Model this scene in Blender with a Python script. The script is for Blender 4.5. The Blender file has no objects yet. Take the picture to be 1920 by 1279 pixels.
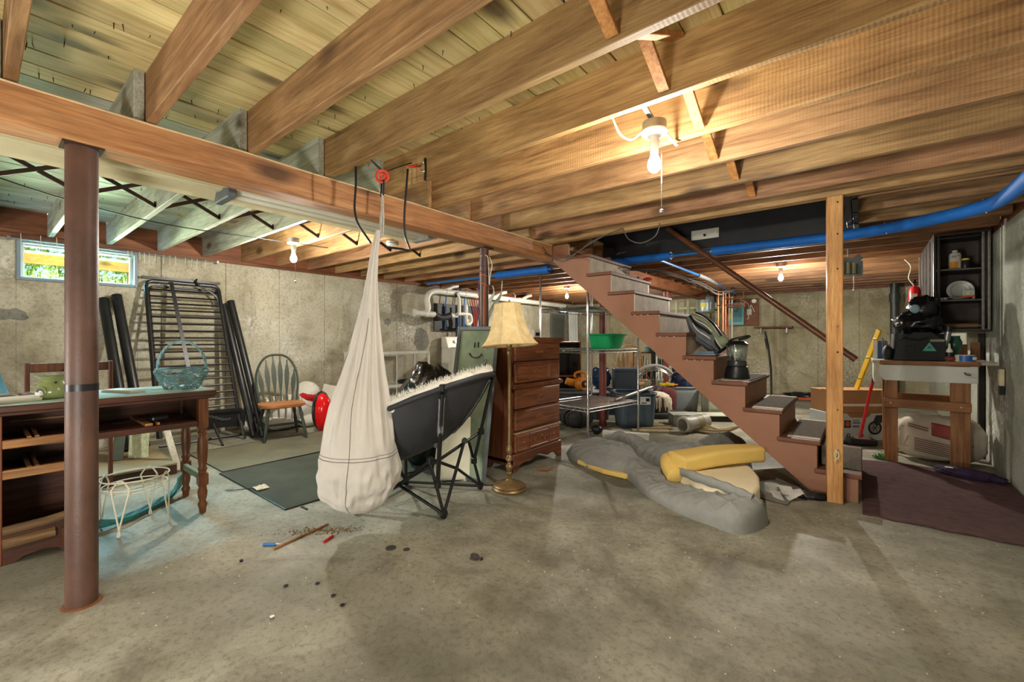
import bpy, bmesh, math, random
from mathutils import Vector, Matrix, Euler, noise
R = math.radians
S = bpy.context.scene
C = S.collection
random.seed(7)

# ------------------------------------------------------------------ camera
cam_d = bpy.data.cameras.new('camera'); cam = bpy.data.objects.new('camera', cam_d); C.objects.link(cam)
cam.location = (0, 0, 1.086); cam.rotation_euler = (R(90), 0, R(38.9))
cam_d.sensor_width = 36; cam_d.lens = 814/1920*36; cam_d.shift_y = -0.0018; cam_d.clip_start = 0.05
S.camera = cam
# ------------------------------------------------------------------ view, sky, lamps
S.view_settings.view_transform = 'Standard'; S.view_settings.look = 'None'
S.view_settings.gamma = 1.0; S.view_settings.use_curve_mapping = False
S.view_settings.exposure = 1.0
W = bpy.data.worlds.new('sky'); S.world = W; W.use_nodes = True
nt = W.node_tree; bg = nt.nodes['Background']
sky = nt.nodes.new('ShaderNodeTexSky'); sky.sky_type = 'NISHITA'; sky.sun_elevation = R(40); sky.sun_rotation = R(100); sky.sun_disc = False
nt.links.new(sky.outputs[0], bg.inputs[0]); bg.inputs[1].default_value = 0.10

def lamp(name, loc, watts, col=(1, .95, .84), r=.03):
    d = bpy.data.lights.new(name, 'POINT'); d.energy = watts; d.color = col; d.shadow_soft_size = r
    o = bpy.data.objects.new(name, d); C.objects.link(o); o.location = loc; return o
BULBS = [(-.735, 1.94, 1.905), (-4.19, 1.90, 1.874), (-4.236, 6.862, 1.90), (-.818, 6.536, 1.90)]
WATT = [32, 56, 85, 85]
for p, w in zip(BULBS, WATT):
    lamp('bulb_or_fill_light', (p[0], p[1], p[2]-.075), w)
# unseen fill lamps added low behind the camera to brighten joists and boards
lamp('bulb_or_fill_light', (-.9, -.9, .50), 72, (1, .98, .92), .25)
lamp('bulb_or_fill_light', (-3.4, -1.6, .8), 60, (1, .98, .92), .20)
# daylight falling in through the cellar window
d = bpy.data.lights.new('window_daylight', 'AREA'); d.shape = 'RECTANGLE'; d.size = 1.6; d.size_y = .6; d.energy = 420; d.color = (.34, .80, 1.0)
o = bpy.data.objects.new('window_daylight', d); C.objects.link(o); o.location = (-6.95, .65, 2.60); o.rotation_euler = Vector((1.06, 0, -.80)).to_track_quat('-Z', 'Y').to_euler()

# added area lamp outside the window, imitating lawn bounce on the ceiling boards
d = bpy.data.lights.new('lawn_bounce_fill', 'AREA'); d.shape = 'RECTANGLE'; d.size = 1.6; d.size_y = .3; d.energy = 200; d.color = (.80, 1, .66)
o = bpy.data.objects.new('lawn_bounce_fill', d); C.objects.link(o); o.location = (-7.2, .65, 1.62); o.rotation_euler = Vector((1.3, 0, .16)).to_track_quat('-Z', 'Y').to_euler()

# ------------------------------------------------------------------ materials
def lin(c):
    return tuple((x/255/12.92 if x/255 <= .04045 else ((x/255+.055)/1.055)**2.4) for x in c)+(1,)
class N:
    def __init__(s, name):
        s.m = bpy.data.materials.new(name); s.m.use_nodes = True; s.t = s.m.node_tree; s.b = s.t.nodes['Principled BSDF']
    def n(s, typ, **k):
        x = s.t.nodes.new('ShaderNode'+typ)
        for a, v in k.items():
            if a[0] == '_':
                kk = a[1:]; kk = int(kk) if kk.isdigit() else kk.replace('_', ' ')
                if hasattr(v, 'is_linked') or isinstance(v, bpy.types.NodeSocket): s.t.links.new(v, x.inputs[kk])
                else: x.inputs[kk].default_value = v
            else: setattr(x, a, v)
        return x
    def l(s, a, b): s.t.links.new(a, b)
    def co(s, scale=(1, 1, 1), rnd=True, world=False):
        if world: v = s.n('NewGeometry').outputs['Position']
        else: v = s.n('TexCoord').outputs['Object']
        if rnd:
            oi = s.n('ObjectInfo'); ma = s.n('VectorMath', operation='SCALE', _0=(37.1, 91.7, 53.3)); s.l(oi.outputs['Random'], ma.inputs['Scale'])
            ad = s.n('VectorMath', operation='ADD', _0=v, _1=ma.outputs[0]); v = ad.outputs[0]
        return s.n('Mapping', _Vector=v, _Scale=scale).outputs[0]
    def noise(s, v, sc=5, det=4, rough=.55, dist=0):
        return s.n('TexNoise', _Vector=v, _Scale=sc, _Detail=det, _Roughness=rough, _Distortion=dist).outputs[0]
    def ramp(s, f, stops, interp='LINEAR'):
        r = s.n('ValToRGB', _0=f); r.color_ramp.interpolation = interp
        e = r.color_ramp.elements
        while len(e) < len(stops): e.new(.5)
        for q, (p, c) in zip(e, stops): q.position = p; q.color = c if len(c) == 4 else lin(c)
        return r.outputs[0]
    def mix(s, f, a, b, mode='MIX'):
        x = s.n('Mix', data_type='RGBA', blend_type=mode)
        for i, v in ((0, f), (6, a), (7, b)):
            if isinstance(v, bpy.types.NodeSocket): s.l(v, x.inputs[i])
            else: x.inputs[i].default_value = v if i == 0 or len(v) == 4 else lin(v)
        return x.outputs[2]
    def bump(s, h, dist=.002, st=.6):
        b = s.n('Bump', _Strength=st, _Distance=dist, _Height=h); s.l(b.outputs[0], s.b.inputs['Normal'])
    def out(s, col=None, rough=None, metal=0):
        if col is not None:
            if isinstance(col, bpy.types.NodeSocket): s.l(col, s.b.inputs['Base Color'])
            else: s.b.inputs['Base Color'].default_value = col
        if rough is not None:
            if isinstance(rough, bpy.types.NodeSocket): s.l(rough, s.b.inputs['Roughness'])
            else: s.b.inputs['Roughness'].default_value = rough
        s.b.inputs['Metallic'].default_value = metal
        return s.m
BK = (0, 0, 0, 1); WH = (1, 1, 1, 1)
def thin_glass(name, col=(.94, .98, .96, 1), gl=.10):
    n = N(name); tr = n.n('BsdfTransparent', _Color=col); g = n.n('BsdfGlossy', _Roughness=.04); mx = n.n('MixShader', _0=gl)
    n.l(tr.outputs[0], mx.inputs[1]); n.l(g.outputs[0], mx.inputs[2]); n.l(mx.outputs[0], n.t.nodes['Material Output'].inputs[0]); return n.m
def M(name, c, rough=.6, metal=0, var=.18, sc=9, bump=0, bsc=120, world=False, spec=None):
    n = N(name); v = n.co(world=world)
    f = n.noise(v, sc, 5, .6)
    k = lin(c); lo = tuple(x*(1-var) for x in k[:3])+(1,); hi = tuple(min(1, x*(1+var)) for x in k[:3])+(1,)
    col = n.ramp(f, [(.3, lo), (.7, hi)])
    if bump: n.bump(n.noise(v, bsc, 3), bump, .7)
    if spec is not None: n.b.inputs['Specular IOR Level'].default_value = spec
    return n.out(col, rough, metal)
def wood(name, dark, mid, light, ax=0, rough=.62, sc=1.0, knots=.5, saw=False, var=.22, bump=.0012, hue=None, dk=.45):
    """timber with the grain along local axis ax"""
    n = N(name)
    sv = [14*sc]*3; sv[ax] = .9*sc
    v = n.co(tuple(sv)); v2 = n.co((sc*1.0,)*3)
    big = n.noise(v2, 1.6, 3, .5)
    g = n.noise(v, 1.6, 8, .62, 1.2)
    fine = n.noise(v, 9, 3, .6)
    col = n.ramp(g, [(.28, dark), (.5, mid), (.74, light)])
    col = n.mix(n.ramp(fine, [(.35, (.45, .45, .45, 1)), (.6, WH)]), n.mix(dk, col, BK), col)
    oi = n.n('ObjectInfo').outputs['Random']
    rr = n.n('MapRange', _0=oi, _3=1-var, _4=1+var*.6).outputs[0]
    hs = n.n('HueSaturation', _Color=col, _Value=rr)
    if hue: n.l(n.n('MapRange', _0=n.n('Math', operation='FRACT', _0=n.n('Math', operation='MULTIPLY', _0=oi, _1=7.13).outputs[0]).outputs[0], _3=.5-hue, _4=.5+hue).outputs[0], hs.inputs['Hue'])
    col = hs.outputs[0]
    h = g
    if knots:
        kv = [3.2*sc]*3; kv[ax] = 1.5*sc
        wv = n.co(tuple(kv))
        vo = n.n('TexVoronoi', _Vector=wv, _Scale=1.0); vo.inputs['Randomness'].default_value = 1
        kd = n.ramp(vo.outputs['Distance'], [(.09, WH), (.15*knots+.11, BK)])
        col = n.mix(n.n('Math', operation='MULTIPLY', _0=kd, _1=.8).outputs[0], col, (58, 34, 18))
    st = n.ramp(big, [(.30, (1-dk*.85, 1-dk*.95, 1-dk*1.05, 1)), (.55, WH)])
    col = n.mix(1.0, col, st, 'MULTIPLY')
    if saw:
        wsv = [0, 0, 0]; wsv[ax] = 1
        wa = n.n('TexWave', _Vector=n.co((1, 1, 1)), _Scale=22, _Distortion=1.5, _Detail=1); wa.bands_direction = 'XYZ'[ax]
        h = n.n('Math', operation='ADD', _0=g, _1=n.n('Math', operation='MULTIPLY', _0=wa.outputs[1], _1=.55).outputs[0]).outputs[0]
    if bump: n.bump(h, bump, .55)
    return n.out(col, rough)
def concrete(name, cols, world_sc=1.0, rough=.85, bump=.004, stain=(70, 62, 50), effl=None, gloss=None, tint=None):
    n = N(name); v = n.co((world_sc,)*3, rnd=False, world=True)
    a = n.noise(v, .55, 5, .6, .6); b = n.noise(v, 3.1, 8, .65); c = n.noise(v, 38, 4, .7); e = n.noise(v, 190, 2, .6)
    col = n.ramp(a, [(.30, cols[0]), (.47, cols[1]), (.6, cols[2]), (.75, cols[3])])
    col = n.mix(n.ramp(b, [(.38, BK), (.68, (.55, .55, .55, 1))]), col, cols[3])
    col = n.mix(n.ramp(n.noise(v, 1.35, 7, .7, 1.0), [(.53, BK), (.72, (.75, .75, .75, 1))]), col, stain)
    if tint: col = n.mix(n.ramp(n.noise(v, .8, 3, .5), [(.5, BK), (.66, (.7, .7, .7, 1))]), col, tint)
    col = n.mix(n.ramp(c, [(.36, (.42, .42, .42, 1)), (.5, BK)]), col, stain)
    if effl is not None:
        m1 = n.ramp(n.noise(v, 1.0, 4, .6), [(.52, BK), (.66, WH)]); m2 = n.ramp(n.noise(v, 26, 5, .75), [(.45, BK), (.6, WH)])
        col = n.mix(n.n('Math', operation='MULTIPLY', _0=m1, _1=m2).outputs[0], col, effl)
    sp = n.ramp(e, [(.30, (.6, .6, .6, 1)), (.42, WH), (.68, WH), (.8, (1.3, 1.3, 1.25, 1))])
    col = n.mix(.8, col, sp, 'MULTIPLY')
    if gloss is not None:
        rough = n.n('MapRange', _0=n.noise(v, 1.1, 6, .6), _1=.35, _2=.7, _3=gloss, _4=rough).outputs[0]
    hh = n.n('Math', operation='ADD', _0=c, _1=n.n('Math', operation='MULTIPLY', _0=b, _1=1.6).outputs[0]).outputs[0]
    n.bump(hh, bump, .5)
    return n.out(col, rough)

m_wall = concrete('wall_concrete', [(124, 114, 92), (156, 147, 122), (180, 172, 148), (202, 198, 180)], effl=(212, 211, 202), stain=(108, 98, 78))
m_wallg = concrete('wall_concrete_grey', [(112, 116, 102), (140, 144, 128), (162, 164, 148), (184, 186, 172)], effl=(228, 230, 224), stain=(104, 98, 82))
m_walld = concrete('wall_concrete_dark', [(82, 82, 72), (108, 108, 96), (128, 126, 112), (150, 146, 132)], stain=(60, 60, 54), effl=(150, 150, 140))
m_wallf = concrete('wall_concrete_tan', [(118, 108, 80), (150, 140, 108), (172, 162, 130), (192, 184, 156)], effl=(196, 192, 172), stain=(100, 90, 64))
m_floor = concrete('floor_concrete', [(78, 75, 62), (118, 114, 96), (146, 141, 121), (190, 186, 169)], stain=(78, 70, 55), gloss=.50, tint=(92, 92, 76), bump=.0025)
m_joist = wood('joist_timber', (120, 84, 52), (172, 130, 86), (200, 162, 114), 0, saw=True, knots=.55, var=.2, hue=.012)
m_joistw = wood('window_lit_timber', (140, 138, 122), (182, 182, 166), (204, 204, 190), 0, saw=True, knots=.4, var=.12)  # left bay joists, cool window daylight mixed into the timber colour
m_girder = wood('girder_timber', (134, 86, 52), (180, 124, 78), (204, 152, 104), 1, knots=.6, sc=.9)
m_plank = wood('ceiling_board', (186, 158, 100), (220, 198, 140), (234, 216, 166), 1, knots=.8, var=.2, sc=1.1, hue=.014, dk=.2)
m_plankw = wood('pale_ceiling_board', (160, 156, 140), (190, 188, 174), (208, 206, 194), 1, knots=.4, var=.12)
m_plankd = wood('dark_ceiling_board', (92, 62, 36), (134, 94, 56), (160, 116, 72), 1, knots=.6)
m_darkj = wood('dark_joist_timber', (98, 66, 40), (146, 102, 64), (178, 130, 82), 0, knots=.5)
m_sill = wood('sill_timber', (84, 48, 26), (126, 74, 42), (150, 92, 56), 1, knots=.4)
m_strut = wood('strut_timber', (150, 92, 46), (200, 138, 78), (222, 166, 104), 2, knots=.4)
m_post = wood('post_timber', (176, 116, 58), (214, 156, 92), (230, 182, 120), 2, knots=.55, sc=1.2)
m_rust = M('rust_brown_paint', (88, 60, 48), .5, 0, .35, 5, .0012, 90)
m_black = M('black_metal', (30, 30, 31), .38, .2, .3, 12)
m_blackp = M('black_paint', (24, 22, 22), .55, 0, .4, 6, .001, 60)
m_white = M('white_enamel', (224, 220, 206), .4, 0, .05)
m_steel = M('galvanised_steel', (150, 150, 148), .38, .8, .2, 14)
m_chrome = M('chrome_wire', (190, 190, 190), .22, .95, .1)
m_brownstair = M('brown_stair_paint', (146, 100, 74), .55, 0, .12, 3, .0008, 60)
m_strap = M('rusty_strap', (62, 40, 28), .7, .3, .3)

# ------------------------------------------------------------------ mesh builder
class B:
    def __init__(s): s.v = []; s.f = []; s.mi = []; s.sm = []; s.cm = 0; s.T = None
    def add(s, vs, fs, smooth=False):
        o = len(s.v)
        if s.T is not None: vs = [s.T @ Vector(q) for q in vs]
        s.v += [tuple(q) for q in vs]
        for f in fs: s.f.append([i+o for i in f]); s.mi.append(s.cm); s.sm.append(smooth)
        return s
    def box(s, x0, y0, z0, x1, y1, z1):
        vs = [(x, y, z) for x in (x0, x1) for y in (y0, y1) for z in (z0, z1)]
        return s.add(vs, [(0, 1, 3, 2), (4, 6, 7, 5), (0, 4, 5, 1), (2, 3, 7, 6), (0, 2, 6, 4), (1, 5, 7, 3)])
    def obox(s, c, sz, rot=(0, 0, 0)):
        m = Matrix.Translation(c) @ Euler(tuple(R(a) for a in rot)).to_matrix().to_4x4()
        vs = [m @ Vector((x*sz[0]/2, y*sz[1]/2, z*sz[2]/2)) for x in (-1, 1) for y in (-1, 1) for z in (-1, 1)]
        return s.add(vs, [(0, 1, 3, 2), (4, 6, 7, 5), (0, 4, 5, 1), (2, 3, 7, 6), (0, 2, 6, 4), (1, 5, 7, 3)])
    def beam(s, p, q, w, h, up=(0, 0, 1)):
        p = Vector(p); q = Vector(q); d = (q-p).normalized(); u = Vector(up); a = d.cross(u)
        if a.length < 1e-4: a = d.cross(Vector((1, 0, 0)))
        a.normalize(); u = a.cross(d).normalized(); a = a*w/2; u = u*h/2
        vs = [e+i*a+j*u for e in (p, q) for i in (-1, 1) for j in (-1, 1)]
        return s.add(vs, [(0, 1, 3, 2), (4, 6, 7, 5), (0, 4, 5, 1), (2, 3, 7, 6), (0, 2, 6, 4), (1, 5, 7, 3)])
    def tube(s, pts, r, n=8, closed=False, caps=True, flat=1.0):
        P = [Vector(p) for p in pts]; L = len(P); rs = r if isinstance(r, (list, tuple)) else [r]*L
        vs = []; fs = []; prev = None
        for i, p in enumerate(P):
            a = P[(i-1) % L] if (i > 0 or closed) else p; b = P[(i+1) % L] if (i < L-1 or closed) else p
            t = (b-a).normalized() if (b-a).length > 1e-9 else Vector((0, 0, 1))
            if prev is None:
                u = t.cross(Vector((0, 0, 1)))
                if u.length < .05: u = t.cross(Vector((1, 0, 0)))
                u.normalize()
            else:
                u = prev-t*prev.dot(t)
                if u.length < 1e-5: u = t.orthogonal()
                u.normalize()
            prev = u; w = t.cross(u)
            for k in range(n):
                an = 2*math.pi*k/n; vs.append(p+(u*math.cos(an)*flat+w*math.sin(an))*rs[i])
        for i in range(L if closed else L-1):
            j = (i+1) % L
            for k in range(n): fs.append((i*n+k, i*n+(k+1) % n, j*n+(k+1) % n, j*n+k))
        if caps and not closed: fs.append(tuple(range(n))[::-1]); fs.append(tuple((L-1)*n+k for k in range(n)))
        return s.add(vs, fs, True)
    def lathe(s, prof, n=24, c=(0, 0, 0), sx=1, sy=1, caps=True, ax=None):
        vs = []; fs = []; m = None
        if ax is not None: m = Vector(ax).to_track_quat('Z', 'Y').to_matrix()
        for (r, z) in prof:
            for k in range(n):
                a = 2*math.pi*k/n; p = Vector((r*math.cos(a)*sx, r*math.sin(a)*sy, z))
                if m: p = m @ p
                vs.append(p+Vector(c))
        for i in range(len(prof)-1):
            for k in range(n): fs.append((i*n+k, i*n+(k+1) % n, (i+1)*n+(k+1) % n, (i+1)*n+k))
        if caps:
            if prof[0][0] > 1e-5: fs.append(tuple(range(n))[::-1])
            if prof[-1][0] > 1e-5: fs.append(tuple((len(prof)-1)*n+k for k in range(n)))
        return s.add(vs, fs, True)
    def grid(s, fn, nu, nv, cu=False, cv=False, smooth=True):
        vs = [fn(i/(nu if cu else nu-1), j/(nv if cv else nv-1)) for i in range(nu) for j in range(nv)]; fs = []
        for i in range(nu if cu else nu-1):
            for j in range(nv if cv else nv-1):
                a, b = i, (i+1) % nu; c, d = j, (j+1) % nv
                fs.append((a*nv+c, b*nv+c, b*nv+d, a*nv+d))
        return s.add(vs, fs, smooth)
    def ball(s, c, r, nu=14, nv=9, fn=None):
        rx, ry, rz = r if isinstance(r, (list, tuple)) else (r, r, r)
        def g(u, v):
            a = 2*math.pi*u; b = math.pi*(v-.5); p = Vector((math.cos(a)*math.cos(b), math.sin(a)*math.cos(b), math.sin(b)))
            k = fn(p) if fn else 1
            return (c[0]+rx*p.x*k, c[1]+ry*p.y*k, c[2]+rz*p.z*k)
        return s.grid(g, nu, nv, cu=True)
    def prism(s, poly, o, u, w, t):
        """outline poly (2D) in the plane o + a*u + b*w, given thickness t along u x w"""
        o = Vector(o); u = Vector(u); w = Vector(w); nn = u.cross(w).normalized()*t; L = len(poly)
        vs = [o+u*a+w*b for a, b in poly]+[o+u*a+w*b+nn for a, b in poly]
        fs = [tuple(range(L))[::-1], tuple(range(L, 2*L))]+[(i, (i+1) % L, L+(i+1) % L, L+i) for i in range(L)]
        return s.add(vs, fs)
    def go(s, name, mat, parent=None, W=False, bevel=0, seg=1, solid=0, sub=0, ang=.7, fixn=True):
        me = bpy.data.meshes.new(name)
        vs = s.v
        if W and parent is not None:
            mi = wm(parent).inverted(); vs = [tuple(mi @ Vector(q)) for q in vs]
        me.from_pydata(vs, [], s.f)
        mats = mat if isinstance(mat, (list, tuple)) else [mat]
        for q in mats: me.materials.append(q)
        me.polygons.foreach_set('material_index', s.mi)
        if fixn:
            bm = bmesh.new(); bm.from_mesh(me); bmesh.ops.recalc_face_normals(bm, faces=bm.faces); bm.to_mesh(me); bm.free()
        if any(s.sm):
            me.polygons.foreach_set('use_smooth', s.sm); me.set_sharp_from_angle(angle=ang)
        me.update()
        o = bpy.data.objects.new(name, me); C.objects.link(o)
        if parent is not None: o.parent = parent
        if solid: q = o.modifiers.new('thick', 'SOLIDIFY'); q.thickness = solid; q.offset = 0
        if sub: q = o.modifiers.new('smooth', 'SUBSURF'); q.levels = q.render_levels = sub
        if bevel: q = o.modifiers.new('bevel', 'BEVEL'); q.width = bevel; q.segments = seg; q.limit_method = 'ANGLE'; q.angle_limit = R(40)
        return o
def wm(o):
    m = o.matrix_basis.copy()
    while o.parent: o = o.parent; m = o.matrix_basis @ m
    return m
def thing(name, label, cat, loc=(0, 0, 0), rz=0, group=None):
    o = bpy.data.objects.new(name, None); C.objects.link(o); o.location = loc; o.rotation_euler = (0, 0, R(rz)); o.empty_display_size = .1
    return tag(o, label, cat, group)
def tag(o, label, cat, group=None):
    o['label'] = label; o['category'] = cat
    if group: o['group'] = group
    return o
def struct(o): o['kind'] = 'structure'; return o
def stuff(o): o['kind'] = 'stuff'; return o
def dup(root, loc, rz, label=None):
    r = root.copy(); C.objects.link(r); r.location = loc; r.rotation_euler = (0, 0, R(rz))
    if label: r['label'] = label
    for ch in list(root.children):
        c = ch.copy(); C.objects.link(c); c.parent = r
        for g in list(ch.children): e = g.copy(); C.objects.link(e); e.parent = c
    return r
def share(src, name, parent, loc, rot=(0, 0, 0), scale=(1, 1, 1)):
    """another piece of the same shape"""
    o = bpy.data.objects.new(name, src.data); C.objects.link(o); o.parent = parent; o.location = loc; o.rotation_euler = rot; o.scale = scale
    for md in src.modifiers:
        q = o.modifiers.new(md.name, md.type)
        if md.type == 'BEVEL': q.width = md.width; q.segments = md.segments; q.limit_method = 'ANGLE'; q.angle_limit = md.angle_limit
    return o
def arc(c, r, a0, a1, n, u=(1, 0, 0), w=(0, 0, 1)):
    c = Vector(c); u = Vector(u); w = Vector(w)
    return [c+u*r*math.cos(R(a0+(a1-a0)*i/n))+w*r*math.sin(R(a0+(a1-a0)*i/n)) for i in range(n+1)]
def spl(pts, n=6):
    """smooth curve through the points"""
    P = [Vector(p) for p in pts]; out = []
    for i in range(len(P)-1):
        a = P[max(i-1, 0)]; b = P[i]; c = P[i+1]; d = P[min(i+2, len(P)-1)]
        for k in range(n):
            t = k/n; out.append(.5*((2*b)+(c-a)*t+(2*a-5*b+4*c-d)*t*t+(3*b-a-3*c+d)*t**3))
    return out+[P[-1]]
def text(body, size, loc, xdir, up, mat, parent, W=True, ext=.0006):
    """raised flat lettering: xdir reads left to right, up is the letters' up"""
    cu = bpy.data.curves.new('lettering', 'FONT'); cu.body = body; cu.size = size; cu.extrude = ext; cu.align_x = 'CENTER'; cu.align_y = 'CENTER'
    tmp = bpy.data.objects.new('lettering_tmp', cu); C.objects.link(tmp); bpy.context.view_layer.update()
    me = bpy.data.meshes.new_from_object(tmp.evaluated_get(bpy.context.evaluated_depsgraph_get())); bpy.data.objects.remove(tmp); bpy.data.curves.remove(cu)
    me.materials.clear(); me.materials.append(mat); o = bpy.data.objects.new('lettering', me); C.objects.link(o); o.parent = parent
    x = Vector(xdir).normalized(); y = Vector(up); y = (y-x*y.dot(x)).normalized(); z = x.cross(y)
    m = Matrix((x, y, z)).transposed().to_4x4(); m.translation = loc
    if W: m = wm(parent).inverted() @ m
    o.matrix_basis = m
    return o

# ================================================================== THE ROOM
XL, XR, YB, YF = -5.89, .87, -3.0, 10.0
ZT, ZJ, ZP = 1.99, 2.036, 2.256                       # concrete top, joist bottoms, underside of the boards
struct(B().box(XL-.3, YB-.3, -.15, XR+.3, YF+.3, 0).go('floor', m_floor))

def wall(name, mat, u, p0, length, holes=(), pw=.61, panels=True, seed=1, nrm=1):
    """poured wall with the joints of its formwork: u is 'x' or 'y', p0 the fixed coordinate of its face"""
    rnd = random.Random(seed); t = .012; b = B()
    a0, a1 = length; sg = nrm
    def bx(bb, a, c, z0, z1, d0, d1):
        lo, hi = sorted((p0+sg*d0, p0+sg*d1))
        if u == 'y': bb.box(lo, a, z0, hi, c, z1)
        else: bb.box(a, lo, z0, c, hi, z1)
    cuts = [(a0, a1, 0, ZT)]
    for (h0, h1, z0, z1) in holes:
        new = []
        for (a, c, y0, y1) in cuts:
            if h1 <= a or h0 >= c: new.append((a, c, y0, y1)); continue
            if h0 > a: new.append((a, h0, y0, y1))
            if h1 < c: new.append((h1, c, y0, y1))
            if z0 > y0: new.append((max(a, h0), min(c, h1), y0, z0))
            if z1 < y1: new.append((max(a, h0), min(c, h1), z1, y1))
        cuts = new
    for q in cuts: bx(b, *q, -.25, 0)
    wo = struct(b.go(name, mat))
    if panels:
        x = a0
        while x < a1-.05:
            e = min(x+pw, a1); x0 = x; x = e
            rects = [(x0+.003, e-.003, 0.0, ZT)]
            for (h0, h1, z0, z1) in holes:
                new = []
                for (a, c, y0, y1) in rects:
                    if h1 <= a or h0 >= c: new.append((a, c, y0, y1)); continue
                    if h0 > a+.02: new.append((a, h0, y0, y1))
                    if h1 < c-.02: new.append((h1, c, y0, y1))
                    if z0 > y0: new.append((max(a, h0), min(c, h1), y0, z0))
                    if z1 < y1-.005: new.append((max(a, h0), min(c, h1), z1, y1))
                rects = new
            for q in rects:
                pb = B(); bx(pb, *q, -.002, t+rnd.uniform(-.002, .002)); pb.go('formwork_panel', mat, wo, bevel=.003)
    return wo
wL = wall('wall_left', m_wall, 'y', XL-.012, (YB, YF), holes=[(.236, 1.073, 1.62, ZT+.01)], seed=2, nrm=1)
wF = wall('wall_far', m_wallf, 'x', YF+.012, (XL-.25, XR+.25), seed=3, nrm=-1)
wR = wall('wall_right', m_wallg, 'y', XR+.012, (YB, YF), pw=1.22, seed=4, nrm=-1)
wB = wall('wall_back', m_wall, 'x', YB-.012, (XL-.25, XR+.25), panels=False, nrm=1)
# dark patches broken out of the left wall
def patch(y, z, w, h, nm='broken_patch', par=None, seed=0):
    rnd = random.Random(seed); k = 16
    pl = [(math.cos(2*math.pi*i/k)*w/2*rnd.uniform(.65, 1.1), math.sin(2*math.pi*i/k)*h/2*rnd.uniform(.6, 1.1)) for i in range(k)]
    return B().prism(pl, (XL+.0005, y, z), (0, 1, 0), (0, 0, 1), .004).go(nm, m_walld, par)
patch(.20, 1.305, .26, .13, par=wL, seed=3); patch(4.13, 1.36, .14, .13, par=wL, seed=5); patch(4.82, 1.09, .42, .46, par=wL, seed=8)

# ---------------------------------------------------------------- ceiling: boards, joists, bridging
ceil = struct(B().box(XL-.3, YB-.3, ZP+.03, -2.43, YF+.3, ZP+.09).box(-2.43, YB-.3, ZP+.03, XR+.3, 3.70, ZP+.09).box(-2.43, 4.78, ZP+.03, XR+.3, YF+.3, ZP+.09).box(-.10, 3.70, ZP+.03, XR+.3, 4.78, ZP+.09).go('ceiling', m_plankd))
pw = .138; x = XL-.02; rnd = random.Random(11)
while x < XR+.1:
    ys = [YB]; y = YB+rnd.uniform(1.0, 3.0)
    while y < 7.5: ys.append(y); y += rnd.choice((2.44, 3.25, 3.66, 4.06))
    ys.append(YF)
    for a, c in zip(ys[:-1], ys[1:]):
        segs = [(a, c)]
        if -2.43-pw*.7 < x < -.14: segs = [q for q in ((a, min(c, 3.71)), (max(a, 4.77), c)) if q[1]-q[0] > .05]
        for (p, q) in segs:
            dz = rnd.uniform(0, .005)
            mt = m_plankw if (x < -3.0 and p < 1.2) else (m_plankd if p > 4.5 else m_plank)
            cx0 = x+pw/2; cy0 = (p+q)/2
            o = B().box(-pw/2+.0024, -(q-p)/2+.002, 0, pw/2-.0024, (q-p)/2-.002, .03+dz).go('plank', mt, ceil, bevel=.003)
            o.location = (cx0, cy0, ZP-dz)
    x += pw
nb = B(); rnd = random.Random(33)
for i in range(560):
    x_ = rnd.choice([XL+.3+.138*k for k in range(46)])+rnd.uniform(-.02, .02); y_ = rnd.uniform(-.6, 3.4); L_ = rnd.uniform(.012, .03)
    if -2.5 < x_ < -.05 and y_ > 3.55: continue
    nb.tube([(x_, y_, ZP+.004), (x_+rnd.uniform(-.012, .012), y_+rnd.uniform(-.008, .008), ZP-L_)], [.0022, .0012], 4)
stuff(nb.go('nail_tip', m_strap, ceil))
# right bay and left bay joists (lapped over the girder)
def joist(x0, x1, yf, mt, z0=ZJ, th=.038):
    L = x1-x0; o = B().box(-L/2, -th, 0, L/2, 0, ZP-z0-.001).go('joist', mt, ceil, bevel=.003); o.location = ((x0+x1)/2, yf, z0); return o
JY = [.51+.4065*n for n in range(-8, 24)]
for n, y in enumerate(JY):
    if y > YF-.05: continue
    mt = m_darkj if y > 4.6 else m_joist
    if 3.60 < y < 4.79: joist(-.06, XR+.02, y, mt)
    else: joist(-2.56, XR+.02, y, mt)
    lw = m_joistw if 0.0 < y < 1.9 else mt
    joist(XL-.1, -2.44, y-.041, lw)
joist(-2.56, XR+.02, 3.66, m_joist); joist(-2.56, XR+.02, 3.62, m_joist)
m_black_t = m_blackp
for xx in (-.10, -.058): B().box(xx, 3.665, ZJ, xx+.038, 4.78, ZP-.002).go('joist', m_blackp, ceil, bevel=.003)
# rim boards and sill on the left wall, sills on the others
t1 = B()
for n in range(len(JY)-1): t1.box(XL-.10, JY[n]-.038, ZJ, XL-.03, JY[n+1]-.081, ZP+.0295)
struct(t1.go('trim_1', m_sill))
struct(B().box(XL-.14, YB, ZT, XL-.005, YF, ZJ-.001).go('trim_2', m_sill, bevel=.003))
struct(B().box(XR+.005, YB, ZT, XR+.12, YF, ZJ-.001).box(XL-.14, YF-.0, ZT, XR+.1, YF+.14, ZJ-.001).box(XL-.1, YF+.01, ZJ, XR+.1, YF+.08, ZP+.0295).box(XR+.03, YB, ZJ, XR+.1, YF, ZP).box(XL-.14, YB-.14, ZT, XR+.1, YB-.005, ZP+.0295).go('trim_3', m_sill))
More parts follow.
